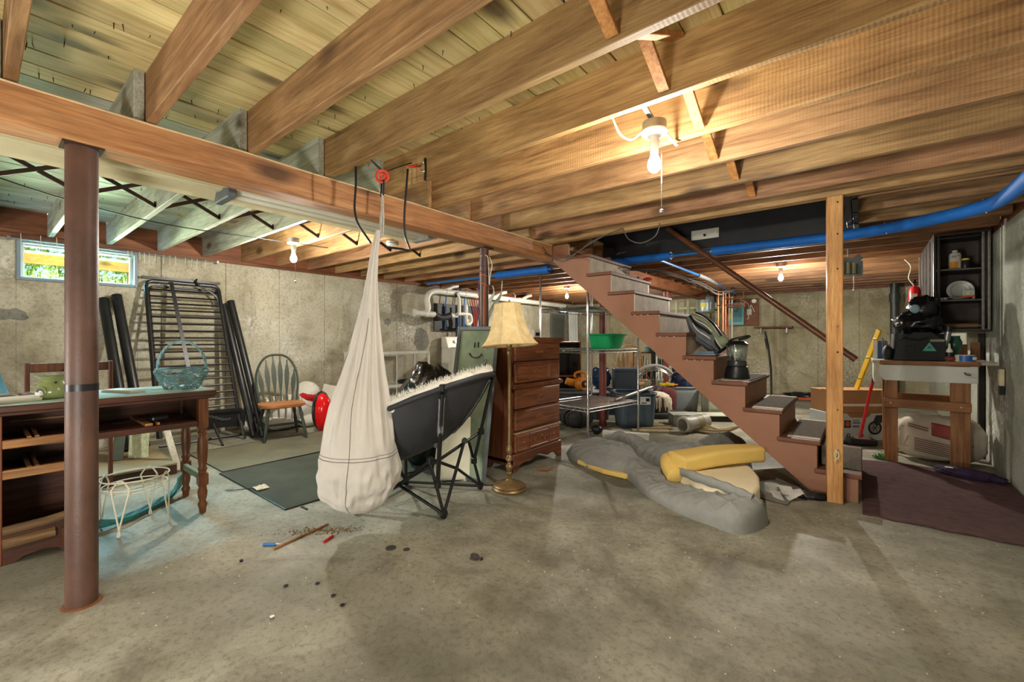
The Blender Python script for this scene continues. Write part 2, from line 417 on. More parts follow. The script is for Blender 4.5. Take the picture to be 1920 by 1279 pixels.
# wooden cross bridging in the right bay, steel straps in the left bay
for n in range(5, 17):
    y0, y1 = JY[n], JY[n+1]-.038
    if 3.3 < y0 < 3.7 or y1 > 3.66 and y0 < 4.8: continue
    xx = -.62+.02*(n % 3)
    for k, (za, zb) in enumerate(((ZP-.015, ZJ+.02), (ZJ+.02, ZP-.015))):
        B().beam((xx+.052*k, y0+.004, za), (xx+.052*k, y1-.004, zb), .044, .019, (0, 1, 0)).go('bridging_strut', m_strut, ceil, bevel=.002)
    y0, y1 = JY[n]-.041, JY[n+1]-.079
    for k, (za, zb) in enumerate(((ZP-.02, ZJ+.02), (ZJ+.02, ZP-.02))):
        p = Vector((-4.02+.02*k, y0, za)); q = Vector((-4.02+.02*k, y1, zb))
        B().beam(p, q, .012, .026, (0, 1, 0)).beam(p, p+Vector((0, 0, .035 if za < zb else -.035)), .012, .026, (0, 1, 0)).beam(q, q+Vector((0, 0, .035 if zb < za else -.035)), .012, .026, (0, 1, 0)).go('bridging_strap', m_strap, ceil)
# stairwell shaft, painted black
ws = B().box(-2.43, 4.765, ZJ-.01, -.10, 4.80, 3.25).box(-2.47, 3.66, ZP, -2.43, 4.80, 3.25).box(-.10, 3.66, ZP, -.06, 4.80, 3.25).box(-2.47, 3.62, ZP+.1, -.06, 3.66, 3.25).box(-2.47, 3.62, 3.25, -.06, 4.80, 3.29)
struct(ws.go('wall_stairwell', m_blackp))
# girder
g = thing('girder', 'long orange-brown timber beam carrying the joists, running from the left edge to the stairs', 'beam', (-2.5, 3, 1.875))
B().box(-.07, -6, 0, .07, .655, ZJ-1.876).go('beam_body', m_girder, g, bevel=.004)
B().box(-.07, .66, 0, .07, 6.98, ZJ-1.876).go('beam_body', m_sill, g, bevel=.004)
pts = [(.074, -6+.35*i, ZJ-1.876-.004-.006*abs(math.sin(i*1.15))) for i in range(20)]
B().tube(pts, .0045, 6).go('pale_cord', M('pale_cord', (214, 190, 150), .8), g)

# ================================================================== STEEL POSTS
def steel_post(x, y, r, label, tape=False, mt=None):
    t = thing('steel_post', label, 'post', (x, y, 0))
    B().lathe([(r, .006), (r, 1.868)], 28).go('tube', mt or m_rust, t)
    B().box(-.056, -.062, 1.868, .056, .062, 1.8745).go('cap_plate', m_strap, t)
    B().lathe([(0, 0), (r*1.28, 0), (r*1.16, .005), (0, .0055)], 18, sx=1.05).go('base_plate', bpy.data.materials.get('rusted_plate') or M('rusted_plate', (116, 70, 36), .85, 0, .4, 20), t)
    if tape: B().lathe([(r+.0012, .875), (r+.0012, .903)], 28, caps=False).go('tape_band', m_black, t)
    return t
steel_post(-2.5, .279, .0508, 'thick rust-brown round steel post at far left with a black tape band', True)
p2 = steel_post(-2.545, 2.77, .039, 'brown steel post behind the dresser wound with orange and purple cords')
B().tube([(.0395*math.cos(a*.5), .0395*math.sin(a*.5), 1.70-.006*a) for a in range(26)]+[(.03-.0001*k, -.034, 1.54-.02*k) for k in range(28)], .004, 5).go('orange_cord', M('orange_cord', (214, 92, 34), .7), p2)
B().tube([(.041*math.cos(a*.5+2), .041*math.sin(a*.5+2), 1.74-.004*a) for a in range(26)]+[(-.030-.006*math.sin(k*.9), -.036, 1.6-.03*k) for k in range(30)], .0045, 5).go('purple_cord', M('purple_cord', (86, 52, 92), .8), p2)
B().tube(spl([(0, -.041, 1.80), (.042, -.01, 1.80), (.05, .0, 1.74), (.075, -.02, 1.62), (.08, -.02, 1.55), (.09, -.02, 1.63), (.10, -.01, 1.72), (.06, 0, 1.79)]), .004, 5).go('white_cord', M('white_cord', (206, 198, 180), .8), p2)
steel_post(-2.536, 4.957, .045, 'red-brown steel post standing behind the wire shelving', mt=M('red_post_paint', (112, 52, 40), .5, 0, .2, 6))
steel_post(-2.53, 7.2, .045, 'red-brown steel post in front of the small book shelf, half hidden by the stairs', mt=bpy.data.materials['red_post_paint'])

# ================================================================== WINDOW
m_wgrey = M('window_grey', (120, 132, 142), .5, 0, .1)
m_glass = thin_glass('window_glass')
w = struct(B().box(XL-.2, .236, 1.62, XL+.016, .262, ZT).box(XL-.2, 1.047, 1.62, XL+.016, 1.073, ZT).box(XL-.2, .262, 1.62, XL+.016, 1.047, 1.646).box(XL-.2, .262, 1.955, XL+.016, 1.047, ZT).go('window_1', m_wgrey, bevel=.003))
B().box(XL-.10, .265, 1.648, XL-.07, .287, 1.953).box(XL-.10, 1.022, 1.648, XL-.07, 1.044, 1.953).box(XL-.10, .287, 1.648, XL-.07, 1.022, 1.664).box(XL-.10, .287, 1.936, XL-.07, 1.022, 1.953).go('sash', m_white, w, bevel=.002)
B().box(XL-.088, .286, 1.663, XL-.084, 1.023, 1.937).go('pane', m_glass, w)
# outside: bank, bushes, deck rail
tag(B().grid(lambda u, v: (XL-.32-u*6, -4+v*9, 1.36+.9*max(0, u-.62)+.05*noise.noise(Vector((u*9, v*20, 0)))), 20, 30).go('ground_bank', M('bank_soil', (96, 110, 50), .95, 0, .4, 3)), 'grassy bank rising outside the cellar window', 'bank')
m_leafy = M('leaf_green', (150, 178, 72), .6, 0, .45, 14)
m_leafy2 = M('leaf_bright', (196, 212, 110), .6, 0, .3, 14)
def bush(c, r, n, label, mt, seed):
    rnd = random.Random(seed); b = B()
    for i in range(n):
        p = Vector((rnd.gauss(0, 1), rnd.gauss(0, 1), rnd.gauss(0, 1))); p.normalize(); p *= rnd.uniform(.55, 1)
        q = Vector((c[0]+p.x*r[0], c[1]+p.y*r[1], c[2]+p.z*r[2])); a = Vector((rnd.uniform(-1, 1), rnd.uniform(-1, 1), rnd.uniform(-1, 1))).normalized(); e = a.orthogonal().normalized(); sz = rnd.uniform(.03, .07)
        b.add([q, q+a*sz*.5+e*sz*.3, q+a*sz, q+a*sz*.5-e*sz*.3], [(0, 1, 2, 3)])
    o = stuff(b.go('bush', mt, fixn=False)); tag(o, label, 'bush')
bush((-8.9, .0, 2.15), (.6, 1.0, .50), 2600, 'green leafy bush outside the left half of the cellar window', m_leafy, 1)
bush((-9.6, 2.1, 2.25), (.8, 1.05, .52), 2600, 'pale yellow-green bush outside the right half of the cellar window', m_leafy2, 2)
gb = B(); rnd = random.Random(5)
for i in range(420):
    y = rnd.uniform(-.1, 1.5); x = rnd.uniform(-7.6, -6.5); z = 1.36; h = rnd.uniform(.30, .58); q = rnd.uniform(-.08, .08)
    gb.add([(x, y-.004, z), (x, y+.004, z), (x+.02, y+q, z+h)], [(0, 1, 2)])
tag(stuff(gb.go('grass', m_leafy2, fixn=False)), 'tall pale grass blades growing outside the cellar window', 'grass')
dk = thing('deck_rail', 'orange wooden rail fence seen through the cellar window', 'fence', (-7.9, .6, 1.71)); m_dk = wood('deck_timber', (170, 96, 58), (206, 128, 82), (226, 156, 110), 1, knots=.3)
B().box(-.05, -2.2, .30, -.0, 2.6, .42).go('rail', m_dk, dk); B().box(-.09, -2.2, .421, .05, 2.6, .45).go('top_rail', m_white, dk)
for yy in (-.55, .75, 2.0): B().box(-.12, yy, -.35, -.051, yy+.12, .55 if yy < 0 else .41).go('rail_post', m_dk, dk)
# curtain rod with wire hooks above the window
cr = thing('curtain_rod', 'grey curtain rod with wire hooks above the cellar window', 'curtain rod', (XL+.09, 1.1, 1.965))
B().tube([(0, -.9, .01), (0, .66, .01)], .009, 8).go('rod', m_steel, cr)
B().box(-.075, -.92, -.005, .009, -.9, .025).go('bracket', m_steel, cr); B().box(-.075, .66, -.005, .009, .68, .025).go('bracket', m_steel, cr)
for i, yy in enumerate((-.84, -.72, -.62, -.55, -.47, -.42, -.12, -.09, -.03, .01, .05, .10, .17, .22, .27, .36, .42, .47, .55)):
    L = .03+.05*abs(math.sin(i*2.3)); up = .05 if i < 5 else .012
    B().tube([(0, yy, .01+up), (.010, yy, .012), (.004, yy+.006*math.sin(i), -.01-L)], .0022, 4).go('hook', m_white, cr)

# ================================================================== FLUORESCENT FIXTURE, CABLE
m_cream = M('cream_reflector', (206, 196, 160), .35, 0, .06)
fl = thing('fluorescent_fixture', 'long cream fluorescent strip light hung under the left side of the beam, switched off', 'light fixture', (-2.74, .95, 1.90))
prof = [(-.07, .045), (.055, .050), (.095, .0), (.092, -.004), (.05, .038), (-.055, .036), (-.10, -.035), (-.105, -.030)]
b = B(); L0, L1 = -1.5, 1.33
vs = [(x, L0, z) for x, z in prof]+[(x, L1, z) for x, z in prof]; k = len(prof)
b.add(vs, [(i, (i+1) % k, k+(i+1) % k, k+i) for i in range(k)]).go('reflector', m_cream, fl)
B().box(-.03, L0+.02, .0, .03, L1-.02, .036).go('ballast_cover', m_cream, fl, bevel=.006)
for xx in (-.052, .046): B().lathe([(.013, 0), (.019, .01), (.019, 1.36), (.013, 1.37)], 12, ax=(0, 1, 0)).go('tube', m_white, fl).location = (xx, -.06, .005)
B().box(-.115, -.10, -.05, .10, -.055, .012).go('lamp_holder', M('dark_grey_holder', (86, 92, 96), .5), fl, bevel=.006)
B().box(-.10, L1-.05, -.03, .10, L1, .04).go('end_cap', M('end_grey', (150, 152, 146), .5), fl, bevel=.004)
tag(B().tube(spl([(-3.6, -.2, 2.03), (-3.85, .3, 1.965), (-4.05, .9, 1.945), (-4.2, 1.6, 1.99), (-4.3, 2.3, 2.03)]), .004, 6).go('sagging_cable', m_black), 'thin black cable sagging below the pale joists near the window', 'cable')

# ================================================================== DESK
m_desk = wood('desk_mahogany', (48, 24, 14), (84, 44, 26), (112, 62, 36), 1, knots=0, rough=.45)
m_deskl = wood('desk_raw_pine', (132, 86, 46), (176, 124, 74), (200, 150, 96), 1, knots=.3)
m_desktop = M('worn_teal_top', (150, 176, 160), .5, 0, .35, 6)
m_leg = wood('turned_leg_wood', (84, 46, 22), (126, 74, 38), (152, 96, 52), 2, knots=0, rough=.42)
dk = thing('desk', 'old brown desk without drawers, worn teal top, at the left edge', 'desk', (-3.22, .92, 0))
X0, X1, Y0 = -.46, .03, -1.0
B().box(X0, Y0, .765, X1, .035, .7705).go('worn_surface', m_desktop, dk)
B().box(X0-.012, Y0, .733, X1+.012, .045, .765).box(X0-.004, Y0, .716, X1+.004, .04, .733).go('top', m_desk, dk, bevel=.005, seg=2)
turn = [(.018, 0), (.020, .03), (.026, .055), (.017, .075), (.024, .10), (.027, .13), (.020, .16), (.026, .175)]
turn2 = [(.026, .245), (.020, .26), (.027, .275), (.020, .29), (.026, .34), (.029, .40), (.026, .46), (.019, .485), (.027, .50), (.019, .515), (.024, .53)]
for (lx, ly) in ((0, -.02), (-.42, -.0)):
    B().lathe(turn, 16, (lx, ly, 0)).box(lx-.026, ly-.026, .175, lx+.026, ly+.026, .245).lathe(turn2, 16, (lx, ly, 0)).box(lx-.026, ly-.026, .53, lx+.026, ly+.026, .716).go('leg', m_leg, dk, bevel=.002)
B().box(-.405, -.022, .19, -.026, .003, .232).go('stretcher', M('green_grey_stretcher', (128, 138, 106), .6), dk, bevel=.003)
B().box(-.02, -.55, .545, .016, -.046, .580).go('drawer_rail', m_desk, dk, bevel=.003)
B().box(-.42, -.55, .570, -.02, -.03, .582).go('drawer_floor', m_desk, dk)
B().box(-.44, -.55, .545, -.42, -.03, .716).box(-.40, -.022, .545, -.03, -.006, .716).go('side_panel', m_desk, dk)
B().box(-.38, -.30, .582, .0, -.265, .596).box(-.38, -.245, .582, .0, -.232, .596).go('drawer_runner', m_deskl, dk)
# pedestal
B().box(-.44, -.575, .0, .012, -.55, .716).go('pedestal_side', m_desk, dk); B().box(-.44, -.90, .0, .012, -.835, .716).go('pedestal_side', M('front_stile_wood', (120, 64, 34), .5, 0, .2, 6), dk, bevel=.003)
B().box(-.44, -.835, .0, -.425, -.575, .716).go('back_panel', m_desk, dk)
for za, zb in ((.556, .597), (.408, .452)):
    B().box(-.02, -.835, za, .012, -.575, zb).go('pedestal_rail', m_deskl, dk, bevel=.003)
    B().box(-.42, -.835, za, -.02, -.575, za+.012).go('dust_panel', m_desk, dk)
    B().box(-.40, -.755, za+.03, -.0, -.74, za+.048).box(-.40, -.728, za+.03, -.0, -.713, za+.048).go('drawer_runner', m_deskl, dk)
    B().box(-.41, -.80, za+.075, -.402, -.575, za+.085).go('guide_strip', m_deskl, dk)
pl = [(-.835, .0), (-.80, .0), (-.77, .022), (-.70, .035), (-.65, .025), (-.63, .0), (-.575, .0), (-.575, .19), (-.835, .17)]
B().prism(pl, (.0, 0, 0), (0, 1, 0), (0, 0, 1), .02).go('bottom_rail', m_desk, dk)
B().tube([(.022, -.835, .165), (.026, -.70, .172), (.022, -.575, .188)], .022, 10).tube([(.016, -.835, .10), (.02, -.66, .108)], .026, 10).go('moulding', wood('worn_moulding', (80, 56, 34), (122, 92, 56), (170, 130, 80), 1, knots=0), dk)
B().box(.018, -.64, .05, .026, -.58, .12).go('moulding_block', m_desk, dk, bevel=.002)
# on the desk
bn = thing('oil_burner', 'olive-green ceramic oil burner with a round opening on the desk', 'oil burner', (-3.36, .265, .7705), 0)
m_cer = M('green_ceramic', (128, 138, 86), .22, 0, .12)
B().lathe([(.045, 0), (.055, .004), (.066, .025), (.068, .045), (.058, .075), (.044, .092), (.046, .098), (.066, .115), (.068, .119), (.040, .108), (0, .106)], 28).go('body', m_cer, bn)
o = B().tube(arc((0, 0, 0), .024, 0, 360, 16)[:-1], .004, 6, closed=True).go('opening_rim', m_cer, bn); o.location = (.044, -.048, .042); o.rotation_euler = (0, 0, R(-48)); o.rotation_euler = (0, 0, R(42))
o = B().lathe([(.022, 0), (.022, .004)], 16, ax=(.7, -.72, .0)).go('opening', m_blackp, bn); o.location = (.0435, -.0455, .042)
B().lathe([(.017, 0), (.017, .018)], 14, (.046, -.052, .024)).go('tealight', m_white, bn)
B().lathe([(.006, 0), (.006, .004)], 8, ax=(1, 0, .25)).go('vent_hole', m_blackp, bn).location = (.0475, .006, .086)
tr = thing('utensil_tray', 'white plastic tray of odds and ends on the desk beside the oil burner', 'tray', (-3.40, .10, .7705), 8)
b = B().box(-.10, -.2, 0, .10, .11, .004).box(-.10, -.2, .004, -.096, .11, .03).box(.096, -.2, .004, .10, .11, .03).box(-.096, .106, .004, .096, .11, .03).box(-.096, -.2, .004, .096, -.196, .03)
for yy in (-.12, -.04, .04): b.box(-.095, yy, .004, .095, yy+.003, .024)
b.go('tray', m_white, tr)
for i, (cx_, cy_, cc) in enumerate(((-.05, .075, (60, 44, 40)), (.02, .07, (150, 60, 50)), (.0, .0, (70, 90, 100)), (.05, -.08, (180, 160, 60)), (-.04, -.07, (50, 80, 90)))):
    B().obox((0, 0, .012), (.07, .025, .02), (0, 0, 30*i)).go('trinket', M('trinket_colour', cc, .4), tr, bevel=.004).location = (cx_, cy_, .006)
t = thing('paper_stack', 'thin stack of white papers on the desk just right of the round post', 'papers', (-3.44, .56, .7705), 25)
for i in range(3): B().box(-.11, -.045, 0, .11, .045, .005).go('sheet', m_white, t).location = (.004*i, .003*i, .0052*i)
# teal wire basket
bk = thing('wire_basket', 'round teal woven wire basket with a tall handle on the desk', 'basket', (-3.385, .835, .7705)); m_teal = M('teal_wire', (108, 152, 160), .5, 0, .35, 20)
rnd = random.Random(4); b = B()
def bw(a, t): r = .088+.062*math.sin(t*1.25)+(-.012 if t > .9 else 0); return Vector((r*math.cos(a), r*math.sin(a), .003+.125*t))
for i in range(260):
    a = rnd.uniform(0, 6.283); t0 = rnd.uniform(0, 1); da = rnd.uniform(-.9, .9); dt = rnd.uniform(-.5, .5)
    b.tube([bw(a+da*k/4, min(1, max(0, t0+dt*k/4))) for k in range(5)], .0023, 4)
for i in range(40):
    a = rnd.uniform(0, 6.283); c2 = a+rnd.uniform(1.5, 4); b.tube([(.085*math.cos(a), .085*math.sin(a), .003), (.085*math.cos(c2), .085*math.sin(c2), .003)], .0023, 4)
stuff(b.go('woven_wire', m_teal, bk))
B().tube([bw(2*math.pi*i/28, 1) for i in range(28)], .005, 6, closed=True).go('rim', m_teal, bk)
hu = Vector((.62, .78, 0))
for k in range(2): B().tube([hu*(.137*math.cos(R(q)))+Vector((0, 0, .128+.175*math.sin(R(q))))+Vector((.004*math.cos(q*.25+3*k), .004*math.sin(q*.25+3*k), 0)) for q in range(0, 181, 6)], .006, 6).go('handle', m_teal, bk)
B().box(-.016, -.002, -.007, .016, .002, .007).go('label_tag', M('grey_tag', (110, 104, 104), .5), bk).matrix_basis = Matrix.Translation((.128, -.03, .06)) @ Matrix.Rotation(R(80), 4, 'Z')
t = thing('black_cable_pile', 'black power adapter lying in the empty drawer slot of the desk', 'adapter', (-3.33, .70, .597)); B().obox((.02, 0, .014), (.05, .09, .026), (0, 0, 20)).go('body', m_black, t, bevel=.006); B().tube(spl([(0, -.05, .012), (-.03, -.12, .01), (.02, -.16, .008), (-.02, -.2, .006)]), .004, 6).go('cord', m_black, t)

# ================================================================== behind and under the desk
pf = thing('picture_frame', 'empty brown wooden picture frame standing behind the desk', 'picture frame', (-4.25, .42, 0)); m_fr = wood('frame_wood', (66, 34, 18), (100, 56, 32), (124, 74, 44), 2, knots=0, rough=.45)
B().box(-.015, -.215, 0, .015, -.19, .93).go('stile', m_fr, pf, bevel=.004); B().box(-.015, .19, 0, .015, .215, .93).go('stile', m_fr, pf, bevel=.004)
B().box(-.014, -.19, .865, .014, .19, .925).go('rail', m_fr, pf, bevel=.004); B().box(-.014, -.19, .05, .014, .19, .09).go('rail', m_fr, pf, bevel=.004)
B().tube(spl([(.016, -.05, .875), (.018, -.02, .888), (.018, .03, .888), (.016, .06, .875)]), .005, 6).go('carving', m_fr, pf)
bs = thing('blue_plastic_bag', 'crumpled blue-green plastic bag against the left wall behind the desk', 'bag', (-4.55, -.02, 0)); m_bag = M('blue_plastic', (70, 128, 150), .3, 0, .4, 5)
B().ball((0, 0, .47), (.16, .20, .47), 20, 16, lambda p: 1+.16*noise.noise(p*2.6)).go('bag_body', m_bag, bs)
pp = thing('plywood_platform', 'low tan plywood platform on the floor under and behind the desk', 'platform', (-4.75, .55, 0)); m_ply = wood('plywood', (130, 112, 78), (166, 148, 110), (188, 172, 134), 1, knots=.2)
B().box(-.55, -.42, .075, .45, .48, .09).go('sheet', m_ply, pp, bevel=.002)
for xx in (-.5, .0, .405): B().box(xx, -.42, 0, xx+.04, .48, .074).go('batten', m_desk, pp, bevel=.003)
def leaning_board(label, base, top, w, th, mt, cat='board', nm='leaning_board'):
    t = thing(nm, label, cat, base); d = Vector(top)-Vector(base); B().beam((0, 0, 0), d, w, th, (1, 0, 0)).go('board', mt, t, bevel=.003); return t
m_pale = wood('pale_green_board', (132, 140, 108), (166, 172, 136), (186, 190, 156), 2, knots=.2)
leaning_board('wide pale green board leaning upright behind the desk leg', (-4.70, .86, .091), (-4.95, .93, .60), .13, .02, m_pale)
leaning_board('narrow whitish board leaning upright just right of the wide pale green board', (-4.35, 1.05, .01), (-4.75, 1.0, .56), .045, .02, wood('whitish_board', (176, 170, 148), (200, 196, 176), (216, 212, 196), 2, knots=.2))
leaning_board('dark green board leaning upright left of the wide pale green board', (-4.74, .735, .091), (-4.9, .81, .62), .07, .02, M('dark_green_board', (62, 72, 58), .6))
leaning_board('reddish brown board leaning upright behind the desk and wire stand', (-4.6, .45, .091), (-4.8, .42, .58), .12, .02, m_fr)
leaning_board('yellow-green board leaning upright just right of the round post', (-4.75, .33, .091), (-4.95, .30, .62), .12, .02, M('yellow_green_board', (150, 146, 58), .6, 0, .25, 5))
def pole(label, base, top, r, mt):
    t = thing('black_tube', label, 'tube', base, group='long black tubes leaning on the left wall'); d = Vector(top)-Vector(base)
    B().tube([(0, 0, 0), d], r, 16).go('tube', mt, t); e = d.normalized()
    B().lathe([(r*1.03, -.02), (r*1.03, .004)], 16, ax=e).go('end_cap', m_black, t).location = d
    return t
pole('left one of the two thick black tubes between the round post and the bed frame', (-5.08, .87, .092), (-5.82, .80, 1.475), .042, m_black)
pole('right one of the two thick black tubes between the round post and the bed frame', (-5.16, .99, .092), (-5.83, .90, 1.52), .042, m_black)
pole('left one of the two thick black tubes right of the bed frame', (-5.26, 1.96, .01), (-5.82, 1.835, 1.485), .038, m_black)
pole('right one of the two thick black tubes right of the bed frame', (-5.17, 2.02, .01), (-5.82, 1.91, 1.53), .038, m_black)
# bed frame leaning on the wall
bf = thing('bed_frame', 'black metal slatted bed frame leaning upright against the left wall', 'bed frame', (-5.22, 1.45, 0))
def bp(y, z): return (-.58*z/1.73-.04, y, z)
Lf, Rt = -.325, .335
def rr(a, c, z0, z1, r=.06): return [bp(a, z0)]+[bp(a, z1-r)]+[bp(a+r-r*math.cos(R(q)), z1-r+r*math.sin(R(q))) for q in (30, 60, 90)]+[bp(c-r+r*math.sin(R(q)), z1-r+r*math.cos(R(q))) for q in (0, 30, 60)]+[bp(c, z1-r), bp(c+.05, z0)]
B().tube(rr(Lf, Rt, .12, 1.70), .019, 8).go('outer_frame', m_black, bf)
B().tube([Vector(q)+Vector((-.05, .03, -.03)) for q in rr(Lf, Rt-.02, .14, 1.68)], .012, 8).go('rear_frame', m_black, bf)
B().beam(bp(Lf-.03, 1.735), bp(Rt+.02, 1.735), .035, .025).go('top_bar', m_black, bf)
for i in range(18):
    z = .37+.073*i; B().tube([bp(Lf, z), bp(Rt+.05*(1.7-z)/1.6, z)], .011, 6).go('slat', m_black, bf)
B().beam(Vector(bp(-.115, 1.70))+Vector((.03, 0, 0)), Vector(bp(-.02, .55))+Vector((.03, 0, 0)), .035, .006, (1, 0, 0)).go('flat_bar', m_black, bf)
B().tube(spl([Vector(bp(.12, 1.76))+Vector((.03, 0, 0)), Vector(bp(.12, 1.70))+Vector((.05, 0, 0)), Vector(bp(.28, 1.58))+Vector((.04, 0, 0)), bp(.31, 1.48)]), .010, 6).go('hook_bar', m_black, bf)
B().beam((-.12, .08, .235), (-.12, .44, .22), .02, .18).go('end_panel', m_black, bf, bevel=.004)
B().beam((-.10, -.02, .33), (-.10, .40, .315), .03, .03).go('end_rail', m_black, bf)
for yy in (.12, .38): B().tube([(-.06, yy, .2), (.16 if yy < .2 else .0, yy+.02, .005)], .013, 6).go('leg', m_black, bf)
rnd = random.Random(9)
for i in range(14): B().tube(arc((-.095+.004*(i % 2), -.03+.024*i, .255+.03*math.sin(i*.4)), .011, 0, 360, 8, (.3, 1, 0), (1, 0, .6) if i % 2 else (0, 0, 1))[:-1], .0028, 4, closed=True).go('chain_link', m_steel, bf)
B().tube([(-.1, -.32, .04), (-.1, .42, .04)], .014, 6).go('bottom_bar', m_black, bf)

# ================================================================== WIRE PLANT STAND
m_wh = M('white_wire', (222, 214, 190), .45, 0, .08)
ps = thing('plant_stand', 'white wire plant stand with hairpin legs in front of the desk', 'plant stand', (-3.29, .59, 0), 20)
rx = .155; H = .275
def el(r, z, n=36): return [(r*math.cos(2*math.pi*i/n), r*math.sin(2*math.pi*i/n), z) for i in range(n)]
B().tube(el(rx, H+.02), .0042, 6, closed=True).go('top_ring', m_wh, ps); B().tube(el(rx*.95, H-.03), .0038, 6, closed=True).go('lower_ring', m_wh, ps); B().tube(el(rx*.86, H-.05), .0038, 6, closed=True).go('inner_ring', m_wh, ps)
b = B()
for q in (-.08, -.03, .03, .08): b.tube([(q, -math.sqrt(.133**2-q*q), H-.05), (q, math.sqrt(.133**2-q*q), H-.05)], .0028, 5)
b.go('seat_wires', m_wh, ps)
for k in range(4):
    a = R(90*k+35); ra = a-.28; rb = a+.28; o_ = Vector((math.cos(a), math.sin(a), 0)); f_ = o_*.165
    pA = Vector((math.cos(ra), math.sin(ra), 0))*rx; pB = Vector((math.cos(rb), math.sin(rb), 0))*rx
    B().tube([(pA.x, pA.y, H-.02), (f_.x-.006*o_.y, f_.y+.006*o_.x, .01), (f_.x, f_.y, .004), (f_.x+.006*o_.y, f_.y-.006*o_.x, .01), (pB.x, pB.y, H-.02)], .0042, 6).go('leg', m_wh, ps)
    B().tube([Vector((pA.x, pA.y, H-.02)).lerp(Vector((pB.x, pB.y, H-.02)), u)+Vector((0, 0, .05*math.sin(math.pi*u))) for u in [i/8 for i in range(9)]], .0042, 6).go('loop', m_wh, ps)
# teal green strip of plastic netting on the floor
gs = thing('green_netting', 'twisted teal green plastic netting trailing over the floor under the desk', 'netting', (-3.5, .7, 0)); m_gn = M('teal_netting', (24, 94, 88), .5, 0, .4, 12)
for k in range(4): B().tube(spl([(.02, -.50, .012), (.12, -.33, .02+.012*k), (.14, -.22+.02*k, .03), (-.01+.02*k, -.04, .02), (-.13, .10+.015*k, .03), (-.27, .22, .05+.02*k), (-.36, .26+.02*k, .09)], 5), [.011+.007*abs(math.sin(i*1.1+k)) for i in range(31)], 6, flat=.55).go('strand', m_gn, gs)

# ================================================================== FLOOR MATS
m_mat = M('dark_carpet_mat', (68, 70, 56), .95, 0, .28, 2.2, .002, 300); m_mat2 = M('olive_carpet_mat', (100, 96, 76), .95, 0, .3, 2.0, .002, 300)
def mat_(label, x0, y0, x1, y1, mt, z=.006, rz=0):
    cx_, cy_ = (x0+x1)/2, (y0+y1)/2; t = thing('floor_mat', label, 'mat', (cx_, cy_, .001), rz)
    B().box(x0-cx_, y0-cy_, 0, x1-cx_, y1-cy_, z).go('pile', mt, t, bevel=.002)
    B().tube([(x0-cx_, y0-cy_, z*.7), (x1-cx_, y0-cy_, z*.7), (x1-cx_, y1-cy_, z*.7), (x0-cx_, y1-cy_, z*.7)], .005, 5, closed=True).go('bound_edge', m_black, t)
mat_('dark grey-green carpet mat on the floor, the one nearest the hanging pod', -4.02, 1.24, -2.85, 2.45, m_mat)
mat_('worn olive carpet mat on the floor in front of the windsor chair', -4.95, 1.27, -4.05, 2.60, m_mat2)

# ================================================================== WINDSOR CHAIRS
def windsor(label, frame, seat, loc, rz, tall=1.0):
    t = thing('windsor_chair', label, 'chair', loc, rz); H = .385
    def sp(u, v):
        a = 2*math.pi*u; r = min(1, v*2) if v < .5 else 1; z = 0 if v < .5 else -(v-.5)*.07
        ca, sa = math.cos(a), math.sin(a); n_ = (abs(ca)**3+abs(sa)**3)**(-1/3); return (.225*ca*n_*r*(1 if v < .9 else .93), .215*sa*n_*r*(1 if v < .9 else .93), H+.012*(1-abs(r-.9))*0+z-.012*(1-r))
    B().grid(sp, 36, 9, cu=True).lathe([(.0, H-.035), (.2, H-.035)], 24, caps=False).go('seat', seat, t)
    for sx in (-1, 1):
        for sy, dy in ((-1, -.21), (1, .22)):
            p = Vector((sx*.15, sy*.14, H-.03)); q = Vector((sx*.205, dy, 0.0)); rs = [.013, .017, .020, .014, .019, .019, .016, .014, .012]
            B().tube([p.lerp(q, i/8) for i in range(9)], rs, 10).go('leg', frame, t)
        B().tube([(sx*.185, -.18, .15), (sx*.188, 0, .15), (sx*.185, .185, .15)], [.009, .013, .009], 8).go('side_stretcher', frame, t)
    B().tube([(-.187, -.02, .15), (0, -.02, .15), (.187, -.02, .15)], [.009, .014, .009], 8).go('cross_stretcher', frame, t)
    def bow(q): a = R(q); ca, sa = math.cos(a), math.sin(a); z = max(0, sa)**.8; return Vector((.235*(abs(ca)**.75)*(1 if ca > 0 else -1)*(.80+.20*math.sin(min(1, max(0, sa)*1.6)*math.pi/2)), .165+.13*z, H-.01+.53*tall*z))
    B().tube([bow(q) for q in range(0, 181, 6)], .0125, 8).go('bow', frame, t)
    for i in range(6):
        f_ = (i-2.5)/2.5; x0 = f_*.14; x1 = f_*.182; a = math.acos(max(-1, min(1, x1/.235))); zt = H-.01+.53*tall*(math.sqrt(max(0.02, 1-(x1/.237)**2)))**.8*(.985); yt = .165+.13*(zt-H)/(.53*tall)
        pts = [Vector((x0+(x1-x0)*u, .165+(yt-.165)*u, H-.01+(zt-H+.01)*u)) for u in [k/10 for k in range(11)]]
        ws_ = [.007, .007, .008, .012, .018, .023, .025, .024, .017, .008, .007]; vs = []
        for p_, w_ in zip(pts, ws_): vs += [p_+Vector((-w_, -.004, 0)), p_+Vector((w_, -.004, 0)), p_+Vector((w_, .004, 0)), p_+Vector((-w_, .004, 0))]
        fs = [(k*4+m, k*4+(m+1) % 4, k*4+4+(m+1) % 4, k*4+4+m) for k in range(10) for m in range(4)]+[(3, 2, 1, 0), (40, 41, 42, 43)]
        B().add(vs, fs).go('spindle', frame, t)
    return t
m_dgreen = M('dark_green_paint', (44, 54, 44), .42, 0, .2)
windsor('dark green windsor chair with an orange wooden seat by the left wall', m_dgreen, wood('seat_oak', (126, 74, 34), (178, 112, 58), (204, 142, 84), 0, knots=0, rough=.4), (-4.98, 2.13, 0), 78)
